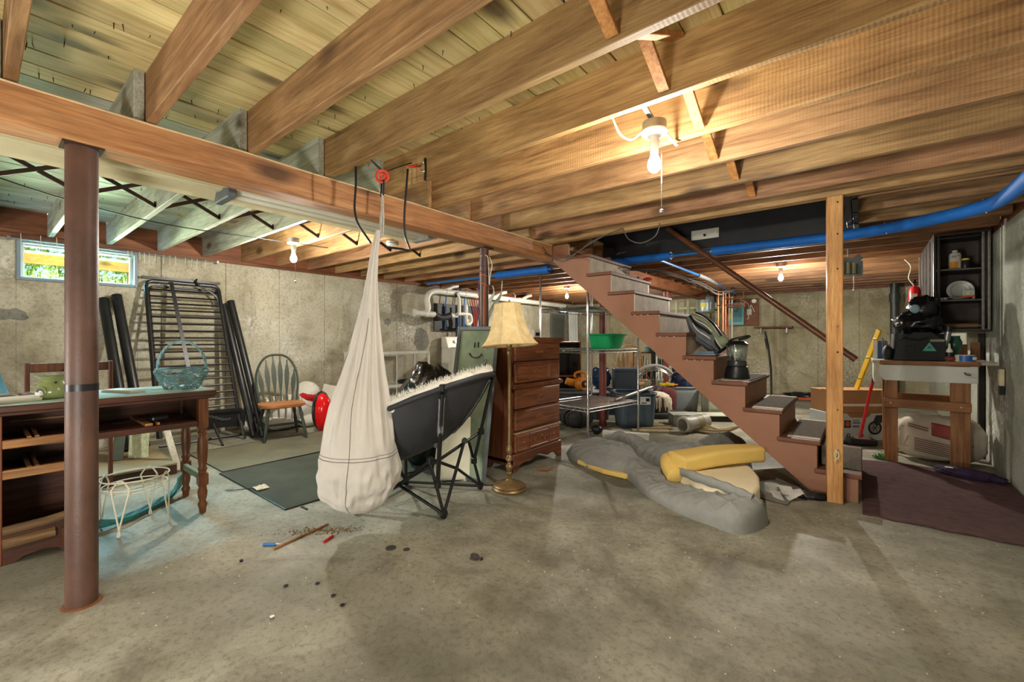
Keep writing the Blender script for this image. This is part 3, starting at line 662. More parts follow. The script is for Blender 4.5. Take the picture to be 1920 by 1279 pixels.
m_nat = wood('natural_beech', (128, 96, 60), (164, 128, 86), (186, 152, 108), 2, knots=0)
windsor('natural wood windsor chair in the far back behind the dark blue tote', m_nat, m_nat, (-2.95, 6.72, .0), 25, 1.15)

# ================================================================== PLUSH AND RED CASE BY THE WALL
m_pl = M('white_plush', (206, 200, 188), .95, 0, .12, 8, .006, 60)
pb = thing('plush_bear', 'large white plush toy with red scarf lying behind the green chair', 'plush toy', (-5.52, 2.3, 0))
fz = lambda p: 1+.05*noise.noise(p*5)+.08*noise.noise(p*2.3)
B().ball((0, .16, .20), (.22, .30, .20), 22, 14, fz).ball((.02, -.26, .17), (.17, .16, .16), 20, 14, fz).ball((.12, -.34, .12), (.09, .08, .07), 14, 9).ball((.10, .02, .09), (.13, .25, .085), 16, 10, fz).go('body', m_pl, pb)
B().ball((.02, .36, .40), (.14, .16, .15), 18, 12, fz).go('hat_pompom', m_pl, pb)
B().lathe([(.128, -.055), (.150, -.02), (.152, .02), (.132, .05)], 20, (.02, .36, .40), ax=(.42, .1, 1), caps=False).go('red_band', M('red_plush', (190, 20, 26), .8), pb)
for (yy, zz, r_) in ((-.26, .24, .030), (-.245, .145, .018)): B().ball((.20 if r_ > .02 else .20, yy-.04, zz), (r_*.7, r_, r_), 12, 8).go('eye', m_black, pb)
B().ball((.04, -.05, .30), (.12, .20, .10), 14, 9, fz).go('arm', m_pl, pb); B().ball((.17, .30, .08), (.09, .12, .075), 14, 9, fz).go('foot', m_pl, pb)
B().tube(spl([(.16, .22, .36), (.2, .25, .30), (.24, .34, .23), (.22, .4, .18)]), .003, 5).go('stitching_cord', m_black, pb)
rc = thing('red_case', 'glossy red hard shell case with black rim standing on edge beside the plush toy', 'case', (-5.02, 2.60, 0), 18)
B().grid(lambda u, v: (.02+.13*math.sin(math.pi*min(1, v*.5+.0))*(1-(1-v)**2*0)*(1 if v > 0 else 0)*(math.cos(0)), .0, 0), 2, 2)
def shell(u, v):
    a = 2*math.pi*u; k = (1-v)**.6; return (.015+.15*(1-(k**2))**.5*(.8), .115*math.cos(a)*k, .225+.222*math.sin(a)*k*(1-.12*math.cos(a)))
B().grid(shell, 28, 9, cu=True).go('shell', M('glossy_red', (206, 22, 26), .12, 0, .06), rc)
B().tube([(-.0, .118*math.cos(2*math.pi*i/28), .235+.215*math.sin(2*math.pi*i/28)) for i in range(28)], .020, 8, closed=True).grid(lambda u, v: (-.012-.02*(1-v*v), .115*v*math.cos(2*math.pi*u), .235+.212*v*math.sin(2*math.pi*u)), 28, 4, cu=True).go('rim', m_black, rc)
# white leaning box, white shelf rack
wb = thing('white_drawer_box', 'tilted white wooden box by the wall between the red case and the hanging pod', 'box', (-5.50, 3.05, 0), 8)
wb.rotation_euler = (R(-14), 0, R(8)); wb.location.z = .055
B().box(-.15, -.18, 0, .15, .22, .02).box(-.15, -.18, .02, -.132, .22, .40).box(.132, -.18, .02, .15, .22, .34).box(-.132, -.18, .02, .132, -.162, .38).box(-.132, .202, .02, .132, .22, .38).go('body', m_white, wb, bevel=.003)
B().prism([(0, 0), (.11, 0), (.05, .15)], (.152, -.12, .16), (0, 1, 0), (0, 0, 1), .004).go('paper', M('cream_paper', (214, 196, 130), .8), wb)
sr = thing('white_shelf_rack', 'white metal shelf rack against the wall behind the hanging pod', 'shelf rack', (-5.52, 3.92, 0)); m_rack = M('rack_white', (188, 186, 174), .5, 0, .08)
for yy in (-.60, .62):
    for xx in (-.22, .14): B().box(xx, yy-.015, 0, xx+.03, yy+.015, .90).go('post', m_rack, sr, bevel=.003)
for zz in (.86, .37): B().box(-.22, -.60, zz, .17, .62, zz+.045).go('shelf', m_rack, sr, bevel=.004)
B().tube([(.17, .0, .0), (.17, .0, .86)], .008, 6).go('brace', m_rack, sr)
t = thing('black_shoe_bag', 'small black bag lying on the lower shelf of the white rack', 'bag', (-5.42, 4.12, .416)); B().ball((0, 0, .035), (.09, .14, .035), 14, 8, fz).go('body', m_black, t)
t = thing('dark_box', 'dark narrow box standing on top of the white rack, edge showing left of the pod', 'box', (-5.5, 3.40, .906)); B().box(-.08, -.05, 0, .08, .05, .04).box(-.08, -.05, .04, .08, .05, .05).go('body', m_black, t, bevel=.004)

# ================================================================== HANGING POD
m_cloth = M('cream_cotton', (208, 201, 192), .9, 0, .04, 4, .0015, 160)
hm = thing('hanging_pod', 'cream white fabric hanging pod swing hung on black ropes from the joists', 'hammock', (-2.108, 1.447, 0))
axr = Vector((.778, .628, 0)); axf = Vector((-.628, .778, 0))
ZS = [(.118, .0, -.127), (.122, .05, -.127), (.135, .10, -.128), (.165, .148, -.130), (.21, .186, -.133), (.27, .212, -.135), (.35, .219, -.135), (.43, .211, -.133), (.502, .200, -.130), (.61, .182, -.127), (.713, .160, -.122), (.80, .137, -.113), (.893, .113, -.105), (1.074, .077, -.088), (1.20, .055, -.077), (1.315, .039, -.066), (1.45, .027, -.055), (1.556, .021, -.045), (1.64, .017, -.032), (1.70, .013, -.022)]
def ival(z):
    for a, b in zip(ZS[:-1], ZS[1:]):
        if z <= b[0]: u = (z-a[0])/(b[0]-a[0]); return a[1]+(b[1]-a[1])*u, a[2]+(b[2]-a[2])*u
    return ZS[-1][1:]
def podf(u, v):
    i = v*(len(ZS)-1); k = min(int(i), len(ZS)-2); f = i-k; f = f*f*(3-2*f)*.4+f*.6
    z = ZS[k][0]+(ZS[k+1][0]-ZS[k][0])*f; r = ZS[k][1]+(ZS[k+1][1]-ZS[k][1])*f; off = ZS[k][2]+(ZS[k+1][2]-ZS[k][2])*f
    a = 2*math.pi*u; up = min(1, max(0, (z-.45)/.35)); low = min(1, max(0, (.52-z)/.2))*min(1, max(0, (z-.13)/.08))
    fold = up*(.10-.20*abs(math.sin(a*6.5+.8*math.sin(z*2)))+.07*math.sin(a*5+2+z*.8)+.09*(.5-abs(math.sin(a*11+z*.9))))
    wr = low*(.13*noise.noise(Vector((math.cos(a)*2.2, math.sin(a)*2.2, z*7)))-.13*abs(noise.noise(Vector((math.cos(a)*3.2, math.sin(a)*3.2+4, z*11))))+.07*noise.noise(Vector((math.cos(a)*6, math.sin(a)*6, z*16))))
    r *= 1+fold+wr
    return axr*(r*math.cos(a)+off)+axf*(r*.92*math.sin(a))+Vector((0, 0, z))
B().grid(podf, 160, 90, cu=True).go('fabric_body', m_cloth, hm, ang=3)
m_stitch = M('stitch_thread', (120, 108, 98), .9)
def seam(u0, u1, z0, z1, n=40):
    out = []
    for i in range(n+1):
        f = i/n; u = u0+(u1-u0)*f+.012*math.sin(f*7); z = z0+(z1-z0)*f
        # invert height to v
        for k in range(len(ZS)-1):
            if ZS[k+1][0] >= z: break
        v = (k+(z-ZS[k][0])/(ZS[k+1][0]-ZS[k][0]))/(len(ZS)-1); p = podf(u, min(1, max(0, v))); c = axr*ival(z)[1]; d = Vector((p.x, p.y, 0))-c; d.normalize() if d.length > 0 else None; out.append(p+d*.0015)
    return out
for u0, u1 in ((.735, .79), (.05, .03), (.52, .55), (.25, .27)): B().tube(seam(u0, u1, .15, 1.2), .0016, 4).go('seam', m_stitch, hm)
B().tube(seam(0, 1, .445, .445, 90), .0018, 4).tube(seam(0, 1, .460, .460, 90), .0012, 4).go('band_seam', m_stitch, hm)
b = B()
for k in range(5): b.tube(spl([(-.010+.006*k-.018, .004*math.sin(k*2), 1.66), (-.010+.005*k-.006, .006*math.cos(k*3), 1.76), (-.006+.004*k, .006*math.sin(k), 1.86), (.002*k-.004, .004*math.cos(k), 1.905)]), .0048, 6)
b.go('hanging_loop', M('pale_rope', (176, 172, 160), .8, 0, .2, 40), hm)
for dx in (-.010, .012): B().tube(spl([(dx-.004, 0, 1.895), (dx-.002, .003, 1.95), (dx, 0, 1.985)]), .0055, 6).go('black_rope', m_black, hm)
m_red = M('red_pulley', (206, 62, 44), .4, 0, .12)
def pulley(label, loc, nrm, extra):
    t = thing('rope_pulley', label, 'pulley', loc); nrm = Vector(nrm).normalized(); u = nrm.orthogonal().normalized(); w = nrm.cross(u)
    b = B(); b.tube(arc((0, 0, 0), .033, 0, 360, 28, u, w)[:-1], .0075, 8, closed=True).tube(arc((0, 0, 0), .014, 0, 360, 18, u, w)[:-1], .006, 8, closed=True)
    for k in range(3): a = R(120*k+20); b.beam(u*math.cos(a)*.014+w*math.sin(a)*.014, u*math.cos(a)*.032+w*math.sin(a)*.032, .014, .008, nrm)
    b.go('wheel', m_red, t)
    for nm, pts, r, mt in extra: B().tube(spl(pts), r, 6).go(nm, mt, t)
    return t
pulley('round red rope pulley directly above the hanging pod', (-2.108, 1.447, 2.005), (.6, -.75, -.1), [('black_rope', [(0, 0, .03), (-.03, -.04, .075), (-.05, -.09, .12)], .006, m_black), ('black_rope', [(.02, .01, .025), (.03, .1, .08), (.03, .18, .125)], .004, m_black)])
pulley('red rope pulley clipped to the joist with a steel carabiner', (-2.10, 1.66, 2.125), (.2, -.3, 1), [('carabiner', [(.03, .005, .0), (.055, .03, .02), (.075, .035, -.01), (.055, .03, -.035), (.035, .01, -.02)], .004, m_chrome), ('strap', [(.07, .034, .04), (.075, .036, -.02), (.07, .034, -.09)], .011, m_black)])
t = thing('black_rope', 'black rope end hanging down left of the round red pulley', 'rope', (-2.17, 1.32, 2.03)); B().tube(spl([(0, -.0, .01), (.0, .0, -.10), (-.012, .0, -.22), (-.0, .01, -.30), (.02, .05, -.37), (.05, .06, -.41)]), .0062, 8).go('rope_strand', m_black, t)
t = thing('black_rope', 'black rope hanging from the clipped red pulley down to the strip light', 'rope', (-2.13, 1.64, 2.11)); B().tube(spl([(0, .0, .0), (-.0, -.01, -.12), (-.005, -.02, -.28), (.0, -.02, -.40), (.02, 0, -.49), (-.03, -.02, -.48), (-.14, -.06, -.46)]), .0065, 8).go('rope_strand', m_black, t)

# ================================================================== SAUCER CHAIR
m_canvas = M('black_canvas', (50, 51, 55), .62, 0, .25, 5, .0015, 140)
m_fur = M('white_faux_fur', (226, 222, 212), .9, 0, .08)
sc_ = thing('saucer_chair', 'black folding saucer chair with a white furry seat beside the hanging pod', 'chair', (-2.142, 1.86, 0))
c0 = Vector((0, -.055, .705))+axf*.07+axr*.012; nrm = Vector((-.36, -.12, .92)).normalized(); e1 = (axr*.932+Vector((0, 0, .363))); e1 = (e1-nrm*e1.dot(nrm)).normalized(); e2 = nrm.cross(e1)
def bowl(rho, a, off=0):
    k = (1-rho**3.4)**.75; p = c0+e1*(.425*rho*math.cos(a))+e2*(.425*rho*math.sin(a))
    return p+Vector((0, 0, -.375*k))-axr*.12*k+nrm*off
B().grid(lambda u, v: bowl(v, 2*math.pi*u)+Vector((0, 0, .006*noise.noise(Vector((u*30, v*4, 0)))))-nrm*.0, 48, 14, cu=True).go('sling', m_canvas, sc_, ang=3)
B().grid(lambda u, v: bowl(v*.99, 2*math.pi*u, .012), 48, 12, cu=True).go('fur_lining', m_fur, sc_, ang=3)
B().tube([bowl(1.0, 2*math.pi*i/48) for i in range(48)], .017, 10, closed=True).go('padded_rim', m_canvas, sc_)
ring = lambda a, o=0: c0+e1*(.412*math.cos(a))+e2*(.412*math.sin(a))+nrm*(.020+o)
B().tube([ring(2*math.pi*i/48, .004*math.sin(i*2.3)) for i in range(48)], [.022+.004*math.sin(i*1.7) for i in range(48)], 10, closed=True).go('fur_roll', m_fur, sc_)
rnd = random.Random(21); b = B()
for i in range(9000):
    a = rnd.uniform(0, 6.283); rho = math.sqrt(rnd.uniform(.1, 1)) if i % 3 else rnd.uniform(.93, 1.0)
    p = bowl(rho*.93, a, .014); d = (nrm+e1*rnd.uniform(-.6, .6)+e2*rnd.uniform(-.6, .6)).normalized()*rnd.uniform(.018, .045); w_ = d.orthogonal().normalized()*.0028
    if i % 3 == 0: p = ring(a)+(nrm*rnd.uniform(-.5, 1)+e1*rnd.uniform(-1, 1)+e2*rnd.uniform(-1, 1)).normalized()*.018
    b.add([p-w_, p+w_, p+d], [(0, 1, 2)])
stuff(b.go('fur_pile', m_fur, sc_, fixn=False))
# darts and patches on the sling
for a in (-.15, .35): B().tube([bowl(r_, a, -.006) for r_ in (.62, .72, .82, .92, .99)], .004, 5, flat=.4).go('seam_tape', m_black, sc_)
off = Vector((2.142, -1.86, 0))
P3 = lambda x, y, z: Vector((x, y, z))+off
f1, f2, f3, f4 = P3(-1.965, 1.78, .03), P3(-2.139, 2.288, .03), P3(-2.455, 1.504, .03), P3(-2.63, 2.01, .03)
legs = [[f1, P3(-2.042, 1.735, .351)], [f1, P3(-2.031, 2.02, .42)], [f1, P3(-2.289, 1.687, .165), f3], [P3(-2.042, 1.735, .351), P3(-2.29, 1.70, .165)], [P3(-2.05, 1.76, .35), P3(-2.11, 2.03, .22), f2], [P3(-2.289, 1.687, .165), P3(-2.11, 1.83, .30), P3(-2.049, 2.202, .449)], [f2, P3(-2.151, 2.183, .365)], [f3, f4], [f4, f2], [f4, P3(-2.46, 1.75, .33)], [f3, P3(-2.45, 1.70, .34)]]
for L_ in legs: B().tube(L_, .0105, 8).go('frame_tube', m_black, sc_)
up1 = bowl(1.0, -1.18); up2 = bowl(1.0, -.0); up3 = bowl(1, 2.3); up4 = bowl(1, -2.6)
B().tube([P3(-1.98, 1.744, .215), up1-Vector((0, 0, .03))], .0135, 8).go('upright', m_black, sc_); B().tube([P3(-2.123, 2.206, .233), up2-Vector((0, 0, .03))], .0115, 8).go('upright', m_black, sc_)
B().tube([P3(-2.46, 1.75, .25), up4], .0115, 8).go('upright', m_black, sc_); B().tube([f4, up3], .0115, 8).go('upright', m_black, sc_)
q0 = P3(-1.98, 1.744, .215); q1 = up1
B().tube([q0.lerp(q1, .52), q0.lerp(q1, .58), q0.lerp(q1, .7), q0.lerp(q1, .9)], [.015, .019, .017, .019], 10).go('clear_tape_wrap', M('clear_tape', (150, 154, 158), .15, .3, .3, 60), sc_)
for q in (q0, P3(-2.123, 2.206, .233), P3(-2.042, 1.735, .351), P3(-2.05, 2.202, .449), up1, up2): B().obox(q, (.035, .035, .045)).go('joint', m_black, sc_, bevel=.006)
for q in (P3(-2.031, 2.02, .42), P3(-2.049, 1.80, .43)): B().lathe([(.018, -.014), (.018, .014)], 12, q, ax=axf).go('knob', m_black, sc_)
for q in (f1, f2, f3, f4): B().lathe([(.016, -.014), (.027, -.006), (.027, .010), (.016, .016)], 14, q, ax=axr-axf*.6).go('foot_cap', m_black, sc_)
# trash bag behind
tb = thing('trash_bag', 'full black shiny trash bag behind the saucer chair', 'trash bag', (-2.95, 2.50, 0)); m_tb = M('black_bag_plastic', (20, 24, 23), .16, 0, .4, 4)
def tbf(p): return 1+.10*noise.noise(p*2.2)+.07*noise.noise(Vector((p.x*7, p.y*7, p.z*2.5)))-.03*abs(noise.noise(p*11))
B().ball((0, 0, .42), (.33, .28, .44), 56, 34, tbf).go('bag_body', m_tb, tb, ang=3)
t = thing('cardboard_stack', 'flat reddish-brown board lying on top of boxes beyond the trash bag', 'board', (-3.9, 3.75, 0)); B().box(-.30, -.40, .60, .25, .38, .63).go('top_board', m_desk, t, bevel=.004); B().box(-.25, -.34, 0, .2, .32, .598).go('box_body', M('dull_card', (126, 100, 72), .9), t, bevel=.004)

# ================================================================== STORM DOOR PANEL, WHITE PANEL
m_grey = M('grey_frame_metal', (104, 112, 116), .45, .3, .15)
gp = thing('glass_screen', 'grey-framed dusty glass door panel with a drawn smiley leaning on the dresser', 'glass panel', (-2.4, 2.38, 0))
a_, b_ = Vector((-.20, -.03, .0)), Vector((.19, .015, 0)); up_ = Vector((-.10, .285, 1.195))
def gq(u, v): return a_.lerp(b_, u)+up_*v
B().beam(gq(0, 0), gq(0, 1), .03, .03, axf).go('stile', m_grey, gp, bevel=.002); B().beam(gq(1, 0), gq(1, 1), .032, .035, axf).go('stile', m_grey, gp, bevel=.002)
for v in (0.01, .985): B().beam(gq(.03, v), gq(.97, v), .03, .03).go('rail', m_grey, gp, bevel=.002)
gn = N('dusty_glass'); vv = gn.co((1, 1, 1)); gn.bump(gn.noise(vv, 3, 2), .01, .15)
m_dg = gn.out(gn.ramp(gn.noise(vv, 6, 5), [(.3, (118, 132, 110)), (.7, (152, 164, 138))]), .28, .55)
gnr = (b_-a_).cross(up_).normalized()
B().add([gq(.03, .01), gq(.97, .01), gq(.97, .98), gq(.03, .98)]+[gq(u, v)-gnr*.006 for u, v in ((.03, .01), (.97, .01), (.97, .98), (.03, .98))], [(0, 1, 2, 3), (7, 6, 5, 4), (0, 1, 5, 4), (2, 3, 7, 6), (1, 2, 6, 5), (0, 3, 7, 4)]).go('glass_pane', m_dg, gp)
if gnr.y > 0: gnr = -gnr
def gs_(u, v): return gq(u, v)+gnr*.004
b = B().tube([gs_(.50+.17*math.cos(R(q)), .825+.045*math.sin(R(q))) for q in range(200, 341, 10)], .006, 6)
B().tube([gs_(.45, .85), gs_(.455, .885)], .004, 6).go('smiley_eye', m_blackp, gp); B().tube([gs_(.55, .85), gs_(.545, .888)], .004, 6).go('smiley_eye', m_blackp, gp); b.go('smiley_mouth', m_blackp, gp)
for (u0, v0, u1, v1) in ((.72, .87, .78, .84), (.76, .88, .83, .845), (.72, .73, .80, .77), (.74, .77, .80, .73)): B().tube([gs_(u0, v0), gs_(u1, v1)], .002, 4).go('finger_mark', m_grey, gp)
wp = thing('white_board', 'low off-white flat panel leaning in front of the glass panel', 'panel', (-2.43, 2.315, 0)); B().beam((0, 0, .0), (-.06, .13, .47), .34, .016, axf).go('panel_sheet', M('off_white_panel', (222, 216, 190), .5, 0, .06), wp, bevel=.003)
for i, (x0, y0, lab) in enumerate(((-2.78, 2.80, 'dark slatted panel leaning behind the glass panel, the outer one'), (-2.72, 2.86, 'pale slatted panel leaning behind the dark slatted panel'))):
    t = thing('slatted_shutter', lab, 'panel', (x0, y0, 0)); mt = m_black if i == 0 else m_rack
    p = Vector((-.17+.05*i, .08, 0)); q = Vector((-.01, .12, 1.0))
    B().beam(p, q, .03, .02).go('stile', mt, t); B().beam(p+axr*.12, q+axr*.12, .03, .02).go('stile', mt, t)
    for k in range(9): u = p.lerp(q, .3+.075*k); B().beam(u, u+axr*.12, .012, .03).go('slat', mt, t)

# ================================================================== DRESSER
m_dr = wood('dresser_walnut', (74, 38, 20), (124, 70, 40), (158, 98, 60), 1, knots=.15, rough=.42, bump=.0006, var=.12); m_drv = wood('dresser_side', (66, 32, 17), (112, 60, 34), (142, 84, 50), 2, knots=.3, rough=.45, var=.1)
m_wornedge = M('worn_edge', (176, 138, 100), .6, 0, .3, 40)
ds = thing('dresser', 'tall dark walnut chest of five carved drawers behind the floor lamp', 'dresser', (-2.2, 2.735, 0))
DW, DD = .72, .298
B().box(-DD, 0, .07, -.02, .02, 1.06).go('side_panel', m_drv, ds, bevel=.003); B().box(-DD, DW-.02, .07, -.02, DW, 1.06).go('side_panel', m_drv, ds, bevel=.003)
B().box(-DD, .02, .07, -DD+.008, DW-.02, 1.06).go('back_panel', m_drv, ds)
B().box(-DD, -.012, 1.06, .02, DW+.012, 1.10).go('top', m_dr, ds, bevel=.006, seg=2)
B().box(-.03, .02, .10, -.022, DW-.02, 1.06).go('face_frame', m_dr, ds)
sc1 = [(0, 0), (.05, 0), (.07, .02), (.10, .05), (.16, .062), (.22, .05), (.27, .062), (.32, .08), (.36, .09), (.40, .08), (.45, .062), (.50, .05), (.56, .062), (.62, .05), (.65, .02), (.67, 0), (.72, 0), (.72, .145), (0, .145)]
B().prism(sc1, (-.022, 0, 0), (0, 1, 0), (0, 0, 1), .03).go('base_skirt', m_dr, ds, bevel=.004)
B().prism([(0, 0), (.05, 0), (.08, .05), (.22, .05), (.25, 0), (DD, 0), (DD, .10), (0, .10)], (-DD, 0, 0), (1, 0, 0), (0, 0, 1), -.022).go('side_skirt', m_drv, ds)
def drawer(z0, z1, carved):
    d = B().box(-.02, .03, z0, .008, DW-.03, z1).go('drawer', m_dr, ds, bevel=.008, seg=2)
    B().box(-.02, .024, z1+.001, .012, DW-.024, z1+.010).go('drawer_edge', m_wornedge if z1 < .4 else m_dr, ds, bevel=.003)
    zc = (z0+z1)/2; h = (z1-z0)/2-.02
    def fr(y0, y1, a=.006): B().tube([(.008, y0, zc-h), (.008, y1, zc-h), (.008, y1, zc+h), (.008, y0, zc+h)], a, 5, closed=True).go('moulding', m_dr, d)
    if carved: fr(.055, .20); fr(.225, DW-.225); fr(DW-.20, DW-.055)
    if carved:
        for yy in (.13, DW-.13): B().ball((.012, yy, zc), .006, 8, 6).go('knob_screw', m_chrome, d)
    # carved scroll ornament
    cy = DW/2; b = B(); s_ = 1 if carved else .6
    for sg in (-1, 1):
        b.tube(spl([(.009, cy+sg*.01*s_, zc-.01), (.010, cy+sg*.035*s_, zc+.018*s_), (.010, cy+sg*.06*s_, zc+.0), (.010, cy+sg*.075*s_, zc-.018*s_), (.009, cy+sg*.10*s_, zc+.008)], 4), .0045, 5)
        b.tube(arc((.009, cy+sg*.045*s_, zc-.008), .013*s_, 0, 300, 10, (0, 1, 0), (0, 0, 1)), .0035, 5)
    b.tube(arc((.009, cy, zc+.004), .012, 0, 360, 12, (0, 1, 0), (0, 0, 1)), .0045, 5)
    b.go('carving', M('carving_edge', (128, 78, 44), .4), d) if carved or z0 < .4 else b.go('carving', m_dr, d)
for z0, z1, cv in ((.905, 1.05, False), (.725, .885, True), (.512, .668, False), (.335, .492, False), (.152, .305, True)): drawer(z0, z1, cv)
B().box(-.022, -.006, .680, .022, DW+.006, .715).go('belt_moulding', m_dr, ds, bevel=.004)
for i in range(26): pass
b = B()
for i in range(28): b.box(.020, .01+.0255*i, .684, .027, .026+.0255*i, .708)
stuff(b.go('reeding', m_dr, ds))
t = thing('white_timer_box', 'small white box with a dark display on the dresser', 'box', (-2.42, 3.36, 1.10)); B().box(-.02, -.05, 0, .02, .05, .075).go('body', m_white, t, bevel=.006); B().box(.0205, -.032, .018, .023, .032, .05).go('display', m_black, t)

# ================================================================== FLOOR LAMP
m_brass = M('aged_brass', (138, 112, 76), .38, .55, .25, 18)
lp = thing('floor_lamp', 'antique brass floor lamp with a large cream bell shade', 'lamp', (-1.984, 2.428, 0))
B().lathe([(0, 0), (.118, 0), (.125, .012), (.120, .022), (.112, .026), (.116, .034), (.104, .045), (.075, .052), (.066, .058), (.030, .068), (.020, .078)], 36).go('base', m_brass, lp)
B().lathe([(.016, .075), (.016, .11), (.022, .118), (.017, .13), (.024, .15), (.026, .17), (.015, .185), (.014, .20), (.028, .215), (.024, .235), (.013, .25), (.019, .262), (.024, .285), (.018, .31), (.012, .325), (.015, .335), (.0135, .35), (.0115, .36), (.0115, .955), (.015, .965), (.019, .98), (.019, 1.00), (.013, 1.01), (.018, 1.03), (.024, 1.05), (.020, 1.06), (.010, 1.065), (.010, 1.10)], 20).go('pole', m_brass, lp)
sm = N('lamp_shade_cloth'); m_shade = sm.out(sm.ramp(sm.noise(sm.co(), 22, 5), [(.3, (206, 180, 128)), (.7, (232, 208, 158))]), .85)
sh = B()
pr_ = [(.212, 0), (.186, .028), (.160, .07), (.138, .12), (.121, .18), (.108, .24), (.098, .30)]
sh.lathe(pr_, 8, caps=False); sh.sm = [False]*len(sh.f)
o = sh.go('shade', m_shade, lp, solid=.003); o.location = (0, 0, 1.04); o.rotation_euler = (R(-3), R(-4), R(22))
o2 = B()
for (r_, z_) in (pr_[0], pr_[-1]): o2.tube([(r_*math.cos(2*math.pi*i/8), r_*math.sin(2*math.pi*i/8), z_) for i in range(8)], .004, 5, closed=True)
o2 = o2.go('shade_trim', M('shade_trim', (196, 168, 116), .8), lp); o2.location = o.location; o2.rotation_euler = o.rotation_euler
b = B()
for i in range(8): b.tube([(r_*math.cos(2*math.pi*i/8), r_*math.sin(2*math.pi*i/8), z_) for r_, z_ in pr_], .003, 5)
o2 = b.go('shade_ribs', m_shade, lp); o2.location = o.location; o2.rotation_euler = o.rotation_euler
B().lathe([(.0, 1.34), (.012, 1.342), (.006, 1.365), (.0, 1.375)], 10).tube([(0, 0, 1.10), (0, 0, 1.345)], .004, 6).go('finial', m_brass, lp)
B().tube(spl([(-.12, 0, .005), (-.22, -.06, .006), (-.30, .0, .006), (-.42, -.10, .006), (-.5, -.2, .006)]), .004, 6).go('cord', m_black, lp)

# ================================================================== WIRE SHELVING
sv = thing('wire_shelving', 'tall chrome wire shelving unit standing beside the stairs', 'shelving', (-2.42, 4.42, 0)); o_ = Vector((-2.42, 4.42, 0))
c1, c2, c4, c3 = [Vector((x, y, 0))-o_ for x, y in ((-2.165, 3.907), (-2.018, 4.822), (-2.68, 4.93), (-2.828, 4.014))]
for c in (c1, c2, c3, c4): B().lathe([(.0125, 0), (.0125, 1.80), (.010, 1.81)], 12, c).go('post', m_chrome, sv)
def wshelf(z, nw):
    s_ = B(); 
    for (a, b_) in ((c1, c2), (c2, c4), (c4, c3), (c3, c1)):
        s_.tube([a+Vector((0, 0, z)), b_+Vector((0, 0, z))], .0045, 6).tube([a+Vector((0, 0, z-.032)), b_+Vector((0, 0, z-.032))], .0045, 6)
        k = int((b_-a).length/.028); s_.tube([a.lerp(b_, i/k)+Vector((0, 0, z if i % 2 else z-.032)) for i in range(k+1)], .0032, 5)
    sh_ = s_.go('shelf', m_chrome, sv)
    w_ = B()
    for i in range(1, nw): w_.tube([c1.lerp(c3, i/nw)+Vector((0, 0, z+.002)), c2.lerp(c4, i/nw)+Vector((0, 0, z+.002))], .0022, 4)
    stuff(w_.go('shelf_wires', m_chrome, sh_))
    for c in (c1, c2, c3, c4): B().lathe([(.017, -.05), (.014, .012)], 12, c+Vector((0, 0, z))).go('collar', m_chrome, sh_)
wshelf(1.42, 26); wshelf(.975, 26); wshelf(.375, 26)
bs_ = thing('green_basin', 'green plastic oval basin on the middle wire shelf', 'basin', (-2.25, 4.47, .978), -18); m_gr = M('green_plastic', (22, 158, 96), .35, 0, .08)
def bas(u, v): a = 2*math.pi*u; k = .78+.22*v; lip = .02*max(0, v-.93)/.07; ca, sa = math.cos(a), math.sin(a); q = (abs(ca)**3.0+abs(sa)**3.0)**(-1/3.0); return ((.205*k+lip)*ca*q, (.165*k+lip)*sa*q, .16*v)
B().grid(bas, 40, 14, cu=True).add([(.158*math.cos(2*math.pi*i/24)*1.05, .125*math.sin(2*math.pi*i/24)*1.05, .003) for i in range(24)], [tuple(range(24))]).go('bowl', m_gr, bs_, solid=.004)
B().tube([bas(i/40, 1) for i in range(40)], .008, 6, closed=True).go('rim', m_gr, bs_)
for q in (-1, 1): B().grid(lambda u, v: Vector(bas(.75+.075*q*(u-.5)*2+.0, .15+.8*v))*1.03+Vector((0, 0, .0)), 8, 8).go('grip_dish', m_gr, bs_) if q > 0 else None
lb = B().grid(lambda u, v: Vector(bas(.60+.055*u, .1+.6*v))*1.012, 6, 6).go('printed_label', [M('label_white', (220, 214, 200), .5)], bs_)
B().ball((0, 0, 0), (.030, .004, .024), 12, 8, lambda p: 1+.25*noise.noise(p*4)).go('label_flower', M('label_red', (206, 66, 48), .5), bs_).location = Vector(bas(.63, .42))*1.015

# ================================================================== STAIRCASE
st = thing('staircase', 'brown painted wooden staircase with open far side rising to the left', 'staircase', (-1.1, 3.67, 0)); SO = Vector((-1.1, 3.67, 0))
RUN, RISE = .2235, .19
m_riserw = M('worn_whitish_riser', (186, 168, 146), .75, 0, .3, 9, .001, 60); m_nose = M('tread_brown', (110, 66, 44), .6, 0, .2, 6); m_carp = M('grey_brown_carpet', (104, 92, 78), .97, 0, .35, 60, .003, 240); m_strip = M('pale_tread_strip', (200, 192, 174), .8, 0, .1, 12)
def sx(n): return -RUN*(n-1)-SO.x
Y1, Y2 = 0.0, .95
for face, yy in ((0, Y1), (1, Y2-.04)):
    pl = [(sx(1)-.02, 0), (sx(1)-.02, RISE-.032)]
    for n in range(2, 12): pl += [(sx(n)-.02, RISE*(n-1)-.032), (sx(n)-.02, RISE*n-.032)]
    xt = -2.468-SO.x+.0; pl += [(xt+.10, RISE*11-.03), (xt, 2.022), (xt, 1.903), (-.30-SO.x, .04), (-.26-SO.x, 0)]
    # clip the top to the joists
    pl = [(a, min(b_, 2.028)) for a, b_ in pl]
    B().prism(pl, (0, yy+.04, 0), (1, 0, 0), (0, 0, 1), .04).go('stringer', m_brownstair, st, bevel=.002)
